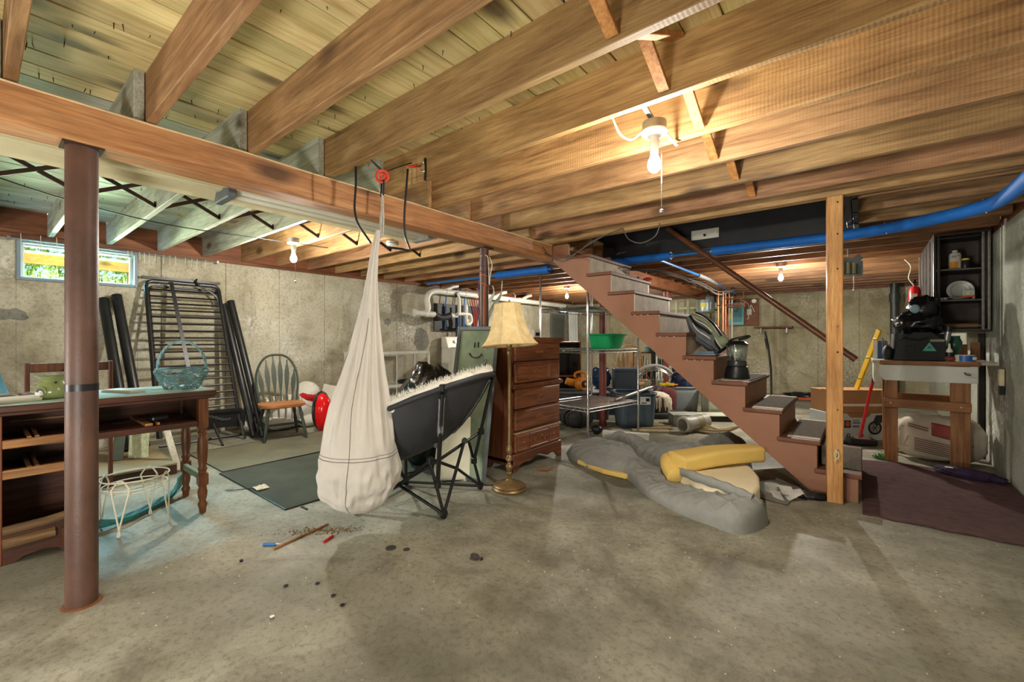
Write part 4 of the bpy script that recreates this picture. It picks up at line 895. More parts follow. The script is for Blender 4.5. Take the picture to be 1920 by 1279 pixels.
for n in range(1, 11):
    z = RISE*n; mt = m_riserw if n >= 6 else m_brownstair
    B().box(sx(n)-.038, Y1+.041, z-RISE+(.0 if n > 1 else 0.0), sx(n)-.021, Y2-.041, z-.032).go('riser', mt, st)
    if n >= 6: B().box(sx(n)-.021, Y1-.001, z-RISE+.002, sx(n)-.008, Y1+.02, z-.033).go('riser_trim', m_brownstair, st)
    tr_ = B().box(sx(n)-RUN-.036, Y1-.014, z-.03, sx(n), Y2+.01, z).go('tread', m_nose if n < 6 else m_nose, st, bevel=.006, seg=2)
    if n <= 4:
        B().box(sx(n)-.205, Y1+.10, z+.001, sx(n)-.004, Y2-.10, z+.008).go('carpet_pad', m_carp, tr_, bevel=.003)
        if n == 1: B().box(sx(n)-.225, Y1+.10, z+.009, sx(n)-.195, Y2-.10, z+.15).go('carpet_riser', m_carp, tr_, bevel=.004)
        for y0 in (Y1+.035, Y2-.085):
            if n > 1: B().box(sx(n)-.20, y0, z+.001, sx(n)-.006, y0+.055, z+.006).go('pale_strip', m_strip, tr_)
    if n in (5, 6, 7):
        for k in range(3): B().ball((sx(n)-.10-.06*k, Y1-.016, z-.033), .005, 6, 5).go('paint_chip', m_white, tr_)
# post at the stair foot, handrail
wpst = thing('wooden_post', 'pale square wooden post standing at the foot of the stairs', 'post', (-.145, 3.612, 0)); wpst.rotation_euler = (0, 0, R(8))
B().box(-.043, -.043, 0, .043, .043, ZJ-.0015).go('timber', m_post, wpst, bevel=.004)
for zz in (.35, .62, 1.0, 1.17, 1.55, 1.78, 1.99): B().lathe([(.0, .0), (.006, .0), (.006, .003)], 8, ax=(.6, -.8, 0), c=(.012, -.043, zz)).go('nail_head', m_steel if zz in (1.17, .62) else m_strap, wpst)
t = thing('paper_tag', 'small pale knotted cord on the wooden post at the foot of the stairs', 'cord', (-.13, 3.55, .33)); B().tube(spl([(0, .012, .03), (-.012, .0, .0), (.0, -.004, -.03), (.012, .0, -.005), (.0, .006, .02), (-.008, 0, -.05)]), .004, 6).go('knot', M('cord_pale', (206, 190, 150), .8), t)
hr = thing('handrail', 'round brown wooden handrail slanting up beside the stairs', 'handrail', (-.83, 4.655, 1.59)); m_rail = wood('handrail_wood', (90, 50, 28), (128, 78, 48), (150, 98, 64), 0, knots=0, rough=.32, bump=.0003)
hv = Vector((-1.575, 0, 1.354)); B().tube([-hv*.5, hv*.5], .027, 14).go('rail', m_rail, hr)
for f in (-.30, .22): B().tube([hv*f, hv*f+Vector((0, .055, -.03)), hv*f+Vector((0, .085, -.03))], .007, 6).go('bracket', m_steel, hr) if f > 0 else None
t = thing('white_cover_plate', 'white rectangular cover plate with a black knob on the dark stairwell wall', 'plate', (-1.27, 4.752, 2.175)); B().box(-.135, -.0, -.05, .135, .012, .05).go('plate', m_white, t, bevel=.003); B().lathe([(.014, 0), (.012, .012)], 12, (0, -.0, -.012), ax=(0, -1, 0)).go('knob', m_black, t)
for xx in (-.125, .125): B().lathe([(.004, 0), (.003, .003)], 8, (xx, 0, 0), ax=(0, -1, 0)).go('screw', m_steel, t)
# cable bundle along the far stringer and loops at the stair head
b = thing('cable_bundle', 'bundle of grey cables running down behind the upper stairs', 'cables', (-1.9, 4.72, 1.79))
for k in range(5): B().tube(spl([(-.50, -.02, .12), (-.2, .03*k, .10), (.15, .12+.04*k, .05+.02*math.sin(k*2)), (.25+.02*k, 1.0, .0+.03*math.sin(k*3)), (.3, 2.0, -.05+.03*math.cos(k*2)), (.2+.03*k, 3.0, .1), (.1, 3.8, .22)]), .0045, 6).go('cable', bpy.data.materials.get('cable_grey') or M('cable_grey', (84, 78, 72), .6), b)
t = thing('loose_wires', 'thin grey wires looping below the joists at the stair head', 'wires', (-1.6, 3.52, 2.03)); m_cg = bpy.data.materials['cable_grey']
B().tube(spl([(-.85, -.03, -.02), (-.70, -.04, -.16), (-.5, -.04, -.17), (-.28, -.03, -.06), (0, -.02, .01)]), .005, 6).go('wire', m_cg, t); B().tube(spl([(-.9, .02, -.05), (-.6, -.04, -.21), (-.40, -.03, -.12), (-.2, .0, -.03), (0.0, -.02, .01)]), .005, 6).go('wire', m_cg, t)
B().tube(spl([(0, -.02, .01), (.05, -.02, -.09), (.16, -.02, -.14), (.28, -.02, -.10), (.32, -.02, .0)]), .005, 6).go('wire', m_cg, t)

# ================================================================== FOAM MATTRESS
m_jers = M('grey_jersey', (142, 143, 138), .95, 0, .08, 30, .0016, 220); m_foam = M('yellow_foam', (238, 202, 112), .9, 0, .06, 3, .0015, 200); m_foamw = M('cream_foam', (240, 226, 190), .9, 0, .08, 2, .0015, 200)
mt_ = thing('foam_mattress', 'folded yellow foam mattress half out of its crumpled grey cover', 'mattress', (-1.1, 3.2, 0)); MO = Vector((-1.1, 3.2, 0))
def strip(front, back, hts, name, mat, n=90, m=34, wr=.018, pw=.5, seed=0, low=.0, parent=mt_):
    F_ = spl([Vector((x, y, 0))-MO for x, y in front], 8); K_ = spl([Vector((x, y, 0))-MO for x, y in back], 8)
    def samp(L, u): i = u*(len(L)-1); k = min(int(i), len(L)-2); return L[k].lerp(L[k+1], i-k)
    hs = spl([Vector((i, h, 0)) for i, h in enumerate(hts)], 8)
    def fn(u, v):
        h = samp(hs, u).y; vv = .5-.5*math.cos(math.pi*v); p = samp(F_, u).lerp(samp(K_, u), vv)
        e = min(1, 4*vv*(1-vv)*1.0); eu = min(1, u/.05, (1-u)/.05); k = (e**pw)*(max(0, eu)**.5)
        ca = p.x*.8+p.y*.6; cb = p.y*.8-p.x*.6; wz = noise.noise(Vector((p.x*3+seed, p.y*3, 5)))
        r1 = (1-min(1, abs(noise.noise(Vector((ca*3.5+wz*.8, cb*10+wz*1.5+seed, 7))))*3.2))**2; r2 = (1-min(1, abs(noise.noise(Vector((ca*13+wz, cb*5+seed, 2))))*3))**2
        w_ = wr*(.7*noise.noise(Vector((p.x*6+seed, p.y*6, 0)))+1.0*r1+.7*r2*(.5+wz)-.2)
        return p+Vector((0, 0, low+h*k+w_*k**.5))
    return B().grid(fn, n, m).go(name, mat, parent, ang=3)
strip([(-2.19, 3.54), (-2.05, 3.39), (-1.83, 3.25), (-1.62, 3.19), (-1.43, 3.185), (-1.20, 2.95), (-1.02, 2.83), (-.83, 2.73), (-.69, 2.69), (-.55, 2.66), (-.47, 2.75), (-.43, 2.90)],
      [(-2.10, 3.72), (-2.05, 3.95), (-1.86, 3.92), (-1.66, 3.80), (-1.42, 3.50), (-1.10, 3.34), (-.98, 3.26), (-.82, 3.13), (-.72, 3.05), (-.60, 3.0), (-.50, 2.97), (-.43, 2.94)],
      [.10, .13, .14, .16, .12, .09, .08, .10, .13, .15, .15, .12], 'grey_cover', m_jers, 240, 90, .013, .30, 1)
strip([(-2.02, 3.80), (-1.80, 3.82), (-1.60, 3.70), (-1.35, 3.62), (-1.1, 3.62), (-.85, 3.80), (-.70, 4.02)], [(-2.06, 4.02), (-1.86, 4.10), (-1.55, 4.02), (-1.35, 4.12), (-1.18, 4.30), (-1.02, 4.48), (-.80, 4.42)],
      [.10, .16, .15, .14, .17, .25, .14], 'crumpled_cover', m_jers, 180, 70, .030, .42, 9)
# rolled rim of the cover around the pocket
B().tube(spl([Vector(p)-MO for p in ((-1.12, 3.22, .12), (-1.0, 3.14, .15), (-.85, 3.02, .165), (-.70, 2.94, .17), (-.58, 2.88, .165), (-.50, 2.86, .15))], 6), [.018+.014*min(1, i/8)+.003*math.sin(i*1.3) for i in range(31)], 10, flat=.8).go('rolled_cover_edge', m_jers, mt_)
# foam: lower leaf, fold, upper leaf
def leaf(pts, z0, z1, name, mat, bev=.02):
    pl = [(x-MO.x, y-MO.y) for x, y in pts]; return B().prism(pl, (0, 0, z0), (1, 0, 0), (0, 1, 0), z1-z0).go(name, mat, mt_, bevel=bev, seg=3)
lf = [(-1.13, 3.26), (-1.00, 3.14), (-.80, 2.98), (-.58, 2.86), (-.50, 2.92), (-.50, 3.10), (-.54, 3.32), (-.62, 3.52), (-.72, 3.66), (-.92, 3.50)]
leaf(lf, .045, .165, 'foam_lower_leaf', m_foamw)
def slab(u, v):
    # long upper leaf, running right-back from the fold, its end lifted
    a = Vector((-1.05, 3.16, .20))-MO; b_ = Vector((-.595, 3.70, .235))-MO; p = a.lerp(b_, u); p.z += .018*math.sin(u*3.2)
    nv_ = (b_-a).normalized().cross(Vector((0, 0, 1))).normalized(); return p, nv_
def slabg(u, v):
    p, s_ = slab(u, 0); q = 2*math.pi*v; cx_ = math.cos(q); sz_ = math.sin(q); r4 = (cx_**8+sz_**8)**(-1/8)
    wd = .125*(1-.45*u) if u > .0 else .1
    k = min(1, (u/.03+.2)) if u < .025 else min(1, (1-u)/.02*.5+.6)
    return p-s_*(cx_*r4*wd*k)+Vector((0, 0, sz_*r4*.055*k+.0))
b = B().grid(slabg, 40, 28, cv=True); n0 = 28
b.f += [list(range(28)), list(range(39*28, 40*28))]; b.mi += [0, 0]; b.sm += [True, True]
b.go('foam_upper_leaf', m_foam, mt_, ang=1.1)
# the fold joining the two leaves on the left
fp = Vector((-1.10, 3.25, 0))-MO
B().tube(spl([(-1.02-MO.x, 3.10-MO.y, .115), (-1.10-MO.x, 3.20-MO.y, .15), (-1.15-MO.x, 3.33-MO.y, .165)], 8), [.045]+[.06]*15+[.055], 16).go('foam_fold', m_foam, mt_)
B().prism([(-1.93+1.1, 3.29-3.2), (-1.62+1.1, 3.165-3.2), (-1.42+1.1, 3.155-3.2), (-1.38+1.1, 3.26-3.2), (-1.7+1.1, 3.4-3.2)], (0, 0, .004), (1, 0, 0), (0, 1, 0), .035).go('foam_under', m_foam, mt_, bevel=.006)
sh_ = thing('grey_sheet', 'flat grey cloth sheet on the floor under the stairs beyond the foam mattress', 'sheet', (-.70, 3.55, 0))
B().grid(lambda u, v: (-.18+.50*u+.05*v, -.12+.45*v-.1*u, .006+.10*max(0, v-.75)*(1-u)+.006*noise.noise(Vector((u*5, v*5, 0)))), 16, 14).go('cloth', M('dull_grey_cloth', (128, 126, 118), .9, 0, .15, 6), sh_, solid=.003)
# aluminium tape roll, bent foil, black sock
tp = thing('foil_tape_roll', 'silver roll of foil tape on the floor between the mattress and stairs', 'tape', (-.50, 3.56, 0))
B().lathe([(.030, .0), (.048, .0), (.048, .055), (.030, .055), (.030, .0)], 24, caps=False).go('roll', M('foil_silver', (224, 224, 220), .4, .25, .08), tp)
B().add([Vector((.03, 0, .06)), Vector((.12, -.03, .07)), Vector((.16, -.10, .02)), Vector((.08, -.11, .035))], [(0, 1, 2, 3)]).add([Vector((.05, -.05, .03)), Vector((.17, -.02, .065)), Vector((.20, -.09, .06)), Vector((.12, -.14, .004))], [(0, 1, 2, 3)]).add([Vector((.0, -.08, .035)), Vector((.06, -.12, .05)), Vector((.10, -.17, .004)), Vector((.03, -.13, .004))], [(0, 1, 2, 3)]).go('loose_strip', bpy.data.materials['foil_silver'], tp, solid=.002, sub=0)
sk = thing('black_cloth', 'crumpled black cloth on the floor beside the stair stringer', 'cloth', (-.26, 3.585, 0)); B().ball((0, 0, .018), (.10, .045, .028), 26, 12, lambda p: 1+.3*noise.noise(p*3)).go('cloth_body', m_black, sk).rotation_euler = (0, 0, R(20))

# ================================================================== BULB LAMPS
m_bulb = N('lit_bulb'); m_bulb.b.inputs['Emission Color'].default_value = (1, .95, .86, 1); m_bulb.b.inputs['Emission Strength'].default_value = 30; m_bulb = m_bulb.out((1, 1, 1, 1), .4)
m_porc = M('white_porcelain', (226, 224, 214), .25, 0, .05)
def bulb_lamp(label, p, chain=True, box=True, rz=0):
    t = thing('bulb_lamp', label, 'lamp', (p[0], p[1], p[2]), rz, 'bare bulb ceiling lamps'); top = ZJ-p[2]
    pass
    B().lathe([(0, -.062), (.014, -.060), (.026, -.045), (.030, -.028), (.026, -.008), (.017, .012), (.015, .024)], 18).go('bulb', m_bulb, t)
    B().lathe([(.017, .020), (.019, .024), (.019, .052), (.023, .06), (.024, .078), (.020, .09), (.022, .10), (.052, .108), (.060, .118), (.060, .124), (.02, .128)], 24).go('lamp_holder', m_porc, t)
    if box:
        B().lathe([(.0, .125), (.053, .125), (.053, .165), (.0, .167)], 20).go('junction_box', m_steel, t)
    if chain:
        B().tube([(.032, .0, .06), (.034, 0, .0), (.034, 0, -.235)], .0016, 5).go('pull_chain', m_chrome, t); B().ball((.034, 0, -.245), .011, 12, 8).go('chain_knob', m_chrome, t)
    return t
l1 = bulb_lamp('bare bulb lamp with long pull chain hanging between the front joists', BULBS[0])
B().beam((-.01, -.14, .20), (0, -.02, .163), .016, .003).beam((.006, .02, .163), (.05, .16, .10), .016, .003).beam((.005, -.14, .20), (.012, -.02, .163), .004, .010).go('hanger_bar', m_steel, l1)
B().tube(spl([(-.055, .0, .145), (-.10, -.02, .11), (-.14, -.06, .135), (-.16, -.10, .20)]), .006, 6).go('supply_cable', m_cream, l1)
bulb_lamp('bare bulb lamp above the green windsor chair', BULBS[1], box=True)
bulb_lamp('bare bulb lamp in the back corner beyond the wire shelving', BULBS[2], chain=False)
bulb_lamp('bare bulb lamp in the far room right of the handrail', BULBS[3], chain=False)
t = thing('smoke_detector', 'white round smoke alarm under the joists behind the hanging pod', 'smoke alarm', (-3.55, 2.55, ZJ-.045)); B().lathe([(0, 0), (.045, .002), (.058, .014), (.060, .034), (.052, .0445)], 24).go('housing', m_white, t); B().lathe([(.0605, .018), (.0605, .024)], 24, caps=False).go('vent_ring', m_steel, t)
ch = thing('caged_lamp', 'grey metal hooded lamp with a pull cord right of the wooden post, unlit', 'lamp', (-.117, 5.77, 1.75), 32); m_hood = M('hood_grey', (150, 160, 162), .4, .4, .15)
B().prism([(-.11, 0), (.11, 0), (.11, .15), (.06, .20), (-.06, .20), (-.11, .15)], (0, .045, 0), (1, 0, 0), (0, 0, 1), .012).box(-.11, -.055, 0, -.098, .045, .15).box(.098, -.055, 0, .11, .045, .15).box(-.11, -.055, 0, .11, .045, .010).beam((.11, -.005, .15), (.06, -.005, .20), .10, .008, (0, 1, 0)).beam((-.11, -.005, .15), (-.06, -.005, .20), .10, .008, (0, 1, 0)).go('hood', m_hood, ch)
for xx in (-.055, .0, .055): B().lathe([(.022, .02), (.022, .14)], 12, (xx, 0, 0)).go('tube', M('dull_tube', (150, 146, 110), .3), ch)
B().tube([(0, 0, .20), (0, 0, .284)], .008, 6).go('stem', m_steel, ch); B().tube([(.03, -.04, 0), (.03, -.04, -.14)], .0022, 5).lathe([(.003, -.16), (.008, -.155), (.005, -.135)], 10, (.03, -.04, 0)).go('pull_cord', m_white, ch)

# ================================================================== BLUE PIPES
m_blue = M('blue_foam_sleeve', (20, 110, 204), .65, 0, .12, 14, .0015, 90); m_bpex = M('blue_pex', (40, 116, 190), .35, 0, .1); m_rpex = M('red_pex', (176, 58, 44), .35, 0, .1)
bp_ = thing('blue_pipe', 'blue foam-sleeved water pipe running under the joists from the stairs to the right wall', 'pipe', (-.8, 4.72, 1.98)); o_ = Vector((-.8, 4.72, 1.98))
full = spl([Vector(q)-o_ for q in ((-2.30, 4.722, 1.985), (-1.5, 4.722, 1.985), (-.7, 4.722, 1.98), (-.15, 4.715, 1.98), (.22, 4.52, 1.965), (.50, 4.31, 1.96), (.645, 4.14, 1.96), (.69, 3.9, 1.96), (.71, 3.4, 1.965), (.71, 2.6, 1.965))], 8)
B().tube(full, .016, 8).go('inner_pipe', m_bpex, bp_)
for a, b_ in ((0, 7), (11, 23), (24, len(full)-1)): B().tube(full[a:b_+1], .044, 14).go('foam_sleeve', m_blue, bp_)
for i in (7, 10, 11): B().lathe([(.02, -.02), (.022, -.02), (.022, .02), (.02, .02)], 12, full[i], ax=(1, 0, 0)).go('fitting', m_steel, bp_)
for i in (24, 30, 46): B().tube([full[i]+Vector((0, 0, .05)), full[i]+Vector((.006, -.046, 0)), full[i]+Vector((.012, -.03, -.05))], .003, 5).go('zip_tie', m_white, bp_)
bl = thing('blue_pipe', 'blue pipe with a thicker foam sleeve at its end behind the brown post', 'pipe', (-4.2, 4.5, 1.96)); B().tube([(-1.15, 0, .0), (1.2, 0, .0)], .018, 8).go('inner_pipe', m_bpex, bl); B().tube([(.30, 0, 0), (1.15, .02, 0)], .046, 14).go('foam_sleeve', m_blue, bl)
for xx in (-.9, -.3): B().lathe([(.022, -.015), (.022, .015)], 10, (xx, 0, 0), ax=(1, 0, 0)).go('fitting', m_steel, bl)
bt = thing('blue_branch_pipe', 'thin blue branch pipe with grey insulation running back to the far wall', 'pipe', (-1.8, 6.6, 1.99)); B().tube(spl([(.02, -1.75, -.01), (.02, -.6, -.01), (0, .3, 0), (-.1, 1.6, 0), (-.12, 2.7, -.02)]), .016, 8).go('pipe_run', m_bpex, bt); B().tube(spl([(.02, -.25, -.01), (.0, .35, -.005), (-.04, .95, -.01)]), .027, 10).go('insulation', M('grey_insulation', (120, 120, 122), .8), bt)
# ================================================================== DRAIN PIPES ON THE LEFT WALL
m_pvc = M('white_pvc', (216, 212, 198), .35, 0, .06); m_rub = M('black_rubber', (28, 28, 27), .6)
dp = thing('drain_pipe', 'white plastic drain pipe with a swan-neck elbow along the back left wall', 'pipe', (-5.62, 5, 1.7)); r_ = .05
B().tube(spl([(.0, -.32, -.23), (0, -.26, -.10), (0, -.28, .06), (0, -.20, .17), (.0, -.05, .205)], 8)+[(.0, .5, .205), (.0, 1.6, .20), (0, 4.0, .19)], r_, 14).go('main_run', m_pvc, dp)
B().tube([(.0, -.50, -.185), (.0, -.12, -.20)], r_, 14).go('wye_branch', m_pvc, dp); B().lathe([(.060, 0), (.060, .04), (.03, .05)], 14, (0, -.50, -.185), ax=(0, -1, 0)).go('cleanout_cap', m_pvc, dp)
B().tube(spl([(0, -.12, -.20), (.0, 0, -.245), (0, .14, -.23), (0, .24, -.2)], 5), .055, 14).go('rubber_coupling', m_rub, dp)
B().tube([(0, .24, -.20), (0, .40, -.19)], .045, 12).go('coupling_socket', m_pvc, dp)
B().tube([(.06, .34, .20), (.06, .40, .10), (.06, .40, -.16)], .030, 10).go('down_pipe', m_pvc, dp); B().lathe([(.045, -.02), (.045, .02)], 12, (.05, .36, .17), ax=(1, .2, 0)).go('inlet_ring', m_rub, dp)
B().tube(spl([(.06, .36, -.17), (.06, .55, -.16), (.06, .68, -.18), (.06, .70, -.30), (.06, .60, -.34), (.06, .57, -.22), (.06, .57, .0)], 6), .032, 10).go('p_trap', m_pvc, dp)
for y in (.15, .62, 1.25, 2.2): B().lathe([(r_+.006, -.025), (r_+.006, .025)], 14, (0, y, .205), ax=(0, 1, 0)).go('collar', m_pvc, dp); 
for y in (.9, 2.0): B().tube([(0, y, .335), (0.055, y, .30), (.055, y, .2), (0, y, .147), (-.055, y, .2)], .008, 6).go('hanger', m_pvc, dp)
for y in (.10, 1.45, 2.3): B().tube([(0, y, .23), (.0, y+.20, .31), (.0, y+.32, .335)], .034, 10).go('wye_branch', m_pvc, dp)
mp = thing('manifold_board', 'black plumbing board with red and blue tubes on the back left wall', 'board', (-5.86, 5.75, 1.47)); B().box(0, -.68, -.24, .02, .72, .25).go('board', m_blackp, mp, bevel=.003)
for y in (-.45, -.14, -.10, .02): B().tube([(.05, y+.04, .55), (.05, y, .2), (.05, y, -.19)], .011, 6).go('blue_tube', m_bpex, mp)
for y in (.30, .36, .42, .48): B().tube([(.05, y-.10+.2*(y-.39), .50), (.05, y, .1), (.05, y, -.2)], .011, 6).go('red_tube', m_rpex, mp)
B().tube([(.06, -.5, -.2), (.06, .6, -.2)], .018, 8).go('manifold', m_rub, mp); B().box(.02, .10, -.13, .05, .2, .0).go('outlet_box', M('outlet_cream', (196, 186, 130), .5), mp, bevel=.004)
B().tube(spl([(.05, .15, -.02), (.06, .10, .25), (.05, .05, .42)]), .006, 6).tube(spl([(.06, .18, -.1), (.14, .12, -.3), (.25, -.05, -.5), (.3, -.1, -.7)]), .006, 6).go('power_cord', m_pvc, mp)
B().tube([(.10, -.22, .2), (.10, -.22, -.55)], .018, 8).go('black_hose', m_rub, mp)
ws_ = thing('washer', 'white washing machine against the back left wall', 'washing machine', (-5.5, 5.56, 0)); B().box(-.33, -.34, .02, .33, .34, .93).go('cabinet', m_white, ws_, bevel=.012, seg=2)
B().prism([(-.33, .93), (-.15, .93), (-.22, 1.13), (-.33, 1.13)], (0, .34, 0), (1, 0, 0), (0, 0, 1), .68).go('control_console', m_white, ws_, bevel=.01, seg=2)
for y in (-.15, .02, .2): B().lathe([(.03, 0), (.026, .022)], 14, (-.182, y, 1.04), ax=(1, 0, .3)).go('knob', m_steel, ws_)
B().box(-.13, -.31, .931, .31, .31, .945).go('lid', m_white, ws_, bevel=.006)
for i, (y, r0) in enumerate(((3.79, 0), (3.70, .06))):
    t = thing('ski', ('wider' if i == 0 else 'narrower')+' pale curved ski tip standing up behind the brown post, beside its twin', 'ski', (-3.33-.03*i, y, 0)); mt = M('pale_ski', (190, 200, 188), .4)
    b = B(); pts = spl([(-.07, -.07, .02), (-.07, -.07, .8), (-.06, -.06, 1.25), (.0, -.02, 1.45), (.07, .04, 1.6), (.085-r0*.6, .05, 1.76-r0)], 6); b.tube(pts, [.030]*22+[.026, .022, .017, .010]+[.006]*(len(pts)-26), 8, flat=.35); b.go('ski_blade', mt, t)
# ================================================================== BACK OF THE CELLAR
cu = thing('white_curtain', 'long white curtain strip hanging in the far left corner', 'curtain', (-5.76, 9.62, 0)); B().grid(lambda u, v: (.03*math.sin(u*22), -.21+.42*u+.05*v, 1.85-1.8*v), 40, 12).go('cloth', M('curtain_white', (206, 206, 200), .9, 0, .06), cu, solid=.003)
t = struct(B().box(XL+.012, 8.75, 0, XL+.05, 9.36, 1.70).go('door_1', M('grey_door_paint', (96, 100, 92), .6, 0, .2, 3), bevel=.004)); B().lathe([(.02, 0), (.028, .03), (.0, .05)], 12, (XL+.05, 8.83, .95), ax=(1, 0, 0)).go('door_handle', m_steel, t); B().box(XL+.05, 8.82, .12, XL+.056, 9.29, .75).box(XL+.05, 8.82, .95, XL+.056, 9.29, 1.6).go('door_panel', M('door_panel_paint', (84, 86, 78), .6), t, bevel=.004)
w2 = struct(B().box(XL+.012, 9.10, 1.73, XL+.03, 9.52, 1.92).go('window_2', m_blackp, bevel=.003)); m_sky = N('bright_pane'); m_sky.b.inputs['Emission Color'].default_value = (.8, .92, 1, 1); m_sky.b.inputs['Emission Strength'].default_value = 1.6; m_sky = m_sky.out((.8, .9, 1, 1), .2)
for y in (9.17, 9.325): B().box(XL+.031, y, 1.77, XL+.034, y+.125, 1.88).go('pane', m_sky, w2)
cs = thing('cube_shelf', 'dark red-brown open cube shelf standing behind the dresser', 'shelf', (-3.55, 5.75, 0), 35)
for xx in (-.2, .182): B().box(xx, -.18, 0, xx+.018, .18, 1.05).go('side_panel', m_dr, cs)
for zz in (.02, .52, 1.03): B().box(-.182, -.18, zz, .182, .18, zz+.018).go('shelf', m_dr, cs)
B().box(-.182, .165, 0, .182, .178, 1.03).go('back_panel', m_blackp, cs)
t = thing('metal_cabinet', 'small dark green metal cabinet against the back left wall', 'cabinet', (-4.2, 6.6, 0), 35); B().box(-.15, -.2, 0, .15, .2, .85).go('body', M('dark_green_metal', (58, 64, 54), .5), t, bevel=.005); B().box(-.12, -.208, .1, .12, -.2, .8).go('door', M('dark_green_metal2', (66, 72, 62), .5), t, bevel=.003); B().lathe([(.01, 0), (.012, .02)], 8, (.09, -.208, .6), ax=(0, -1, 0)).go('handle', m_steel, t)
db = thing('storage_chest', 'dark grey storage chest below the orange leaf blower', 'trunk', (-3.12, 5.30, 0), 35); B().box(-.42, -.22, 0, .42, .22, .34).go('body', M('dark_grey_plastic', (62, 66, 68), .5, 0, .15), db, bevel=.02, seg=2); B().box(-.44, -.24, .34, .44, .24, .37).go('lid', M('dark_lid', (84, 88, 90), .5), db, bevel=.012, seg=2)
lb_ = thing('leaf_blower', 'orange handheld leaf blower on the dark grey storage chest', 'leaf blower', (-3.06, 5.24, .371), 40); m_or = M('orange_plastic', (214, 128, 36), .4, 0, .1)
B().lathe([(.03, -.07), (.085, -.06), (.095, -.02), (.095, .03), (.08, .055), (.03, .06)], 22, (.05, 0, .10), ax=(.6, -.8, 0)).go('fan_housing', m_or, lb_); B().tube(spl([(-.02, .02, .11), (-.1, .02, .12), (-.16, .02, .14)]), [.055]*8+[.05]*5, 12).go('nozzle', m_or, lb_)
B().tube(spl([(-.03, .02, .18), (-.03, .02, .24), (.03, .01, .262), (.10, .0, .245), (.11, .0, .19)]), .018, 10).go('handle', m_or, lb_); B().lathe([(.052, 0), (.052, .01), (.02, .014)], 18, (.085, -.048, .10), ax=(.6, -.8, 0)).go('intake_grille', m_black, lb_); B().lathe([(.022, 0), (.022, .006)], 12, (.0945, -.06, .10), ax=(.6, -.8, 0)).go('hub', M('hub_yellow', (196, 160, 70), .4), lb_)
t = thing('black_backpack', 'black padded bag on the floor under the lowest wire shelf', 'bag', (-2.75, 4.66, 0), 30); B().ball((0, 0, .13), (.21, .13, .13), 26, 16, lambda p: 1+.12*noise.noise(p*2.5)).go('body', M('charcoal_fabric', (62, 60, 60), .85, 0, .2), t); B().tube(spl([(-.12, -.12, .05), (-.13, -.14, .18), (-.03, -.12, .25)]), .014, 8, flat=.5).tube(spl([(.06, -.13, .04), (.08, -.145, .16), (.03, -.1, .25)]), .014, 8, flat=.5).go('strap', m_black, t)
t = thing('dark_cushion', 'flat dark grey cushion on the floor right behind the dresser', 'cushion', (-2.62, 3.82, .012), 40); B().ball((0, 0, .04), (.14, .13, .045), 20, 10, lambda p: 1.0/(abs(p.x)**4+abs(p.y)**4+abs(p.z)**4)**.25*.9).go('pad', M('dark_blue_grey', (70, 72, 78), .9, 0, .2), t)
t = thing('white_hose_coil', 'tangle of off-white hose on the floor between the dresser and black bag', 'hose', (-2.95, 4.42, 0)); B().tube(spl([(0, 0, .02), (.06, .06, .03), (.1, -.03, .05), (-.02, -.06, .06), (-.06, .04, .09), (.05, .08, .11), (.0, .1, .18)]), .016, 8).go('hose', m_pvc, t)
# totes
m_tote = M('blue_grey_tote', (70, 84, 96), .45, 0, .08); m_tote2 = M('grey_tote_plastic', (134, 142, 142), .5, 0, .08)
def tote(label, loc, rz, w_, d_, h_, mt, lid=None, tagm=False):
    t = thing('storage_tote', label, 'tote', loc, rz)
    def wl(u, v):
        a = 2*math.pi*u; k = .86+.14*v; ca, sa = math.cos(a), math.sin(a); q = (abs(ca)**7+abs(sa)**7)**(-1/7); return (w_/2*k*ca*q, d_/2*k*sa*q, h_*v)
    B().grid(wl, 48, 6, cu=True).add([wl(i/48, 0) for i in range(48)], [tuple(range(48))]).go('tub', mt, t, solid=.004)
    B().tube([Vector(wl(i/48, 1))*1.0 for i in range(48)], .013, 6, closed=True).go('rim', mt, t)
    for q in (-1, 1): B().box(q*w_*.28-.02, -d_/2*.97, h_*.1, q*w_*.28+.02, -d_/2*.90, h_*.9).go('rib', mt, t, bevel=.006)
    if lid: B().grid(lambda u, v: (w_/2*1.02*v*math.cos(2*math.pi*u)*(abs(math.cos(2*math.pi*u))**7+abs(math.sin(2*math.pi*u))**7)**(-1/7), d_/2*1.02*v*math.sin(2*math.pi*u)*(abs(math.cos(2*math.pi*u))**7+abs(math.sin(2*math.pi*u))**7)**(-1/7), h_+.015+.012*(1-v**8)), 48, 8, cu=True).go('lid', lid, t)
    if tagm: B().box(w_*.06, -d_/2-.002, h_*.70, w_*.32, -d_/2+.004, h_*.92).go('label', M('tote_label', (206, 210, 206), .4), t); B().box(w_*.09, -d_/2-.004, h_*.73, w_*.22, -d_/2, h_*.76).box(w_*.2, -d_/2-.004, h_*.79, w_*.29, -d_/2, h_*.88).go('label_print', m_black, t)
    return t
tote('blue-grey storage tote with a paper label under the wire shelving', (-2.24, 5.22, 0), 36, .48, .42, .42, m_tote, None, True)
tote('dark blue storage tote in the back, holding up the bag and the dark box', (-2.84, 5.93, 0), 36, .62, .45, .34, M('navy_tote', (50, 60, 72), .5), M('navy_lid', (50, 60, 72), .5))
ub = thing('dark_box', 'dark blue speckled box on top of the dark blue tote', 'box', (-2.69, 5.96, .369), 36); B().box(-.17, -.13, 0, .17, .13, .29).go('body', M('dark_blue_box', (50, 58, 70), .6, 0, .2, 30), ub, bevel=.006); B().box(-.175, -.135, .255, .175, .135, .295).go('lid', M('dark_blue_lid', (56, 64, 76), .6), ub, bevel=.005)
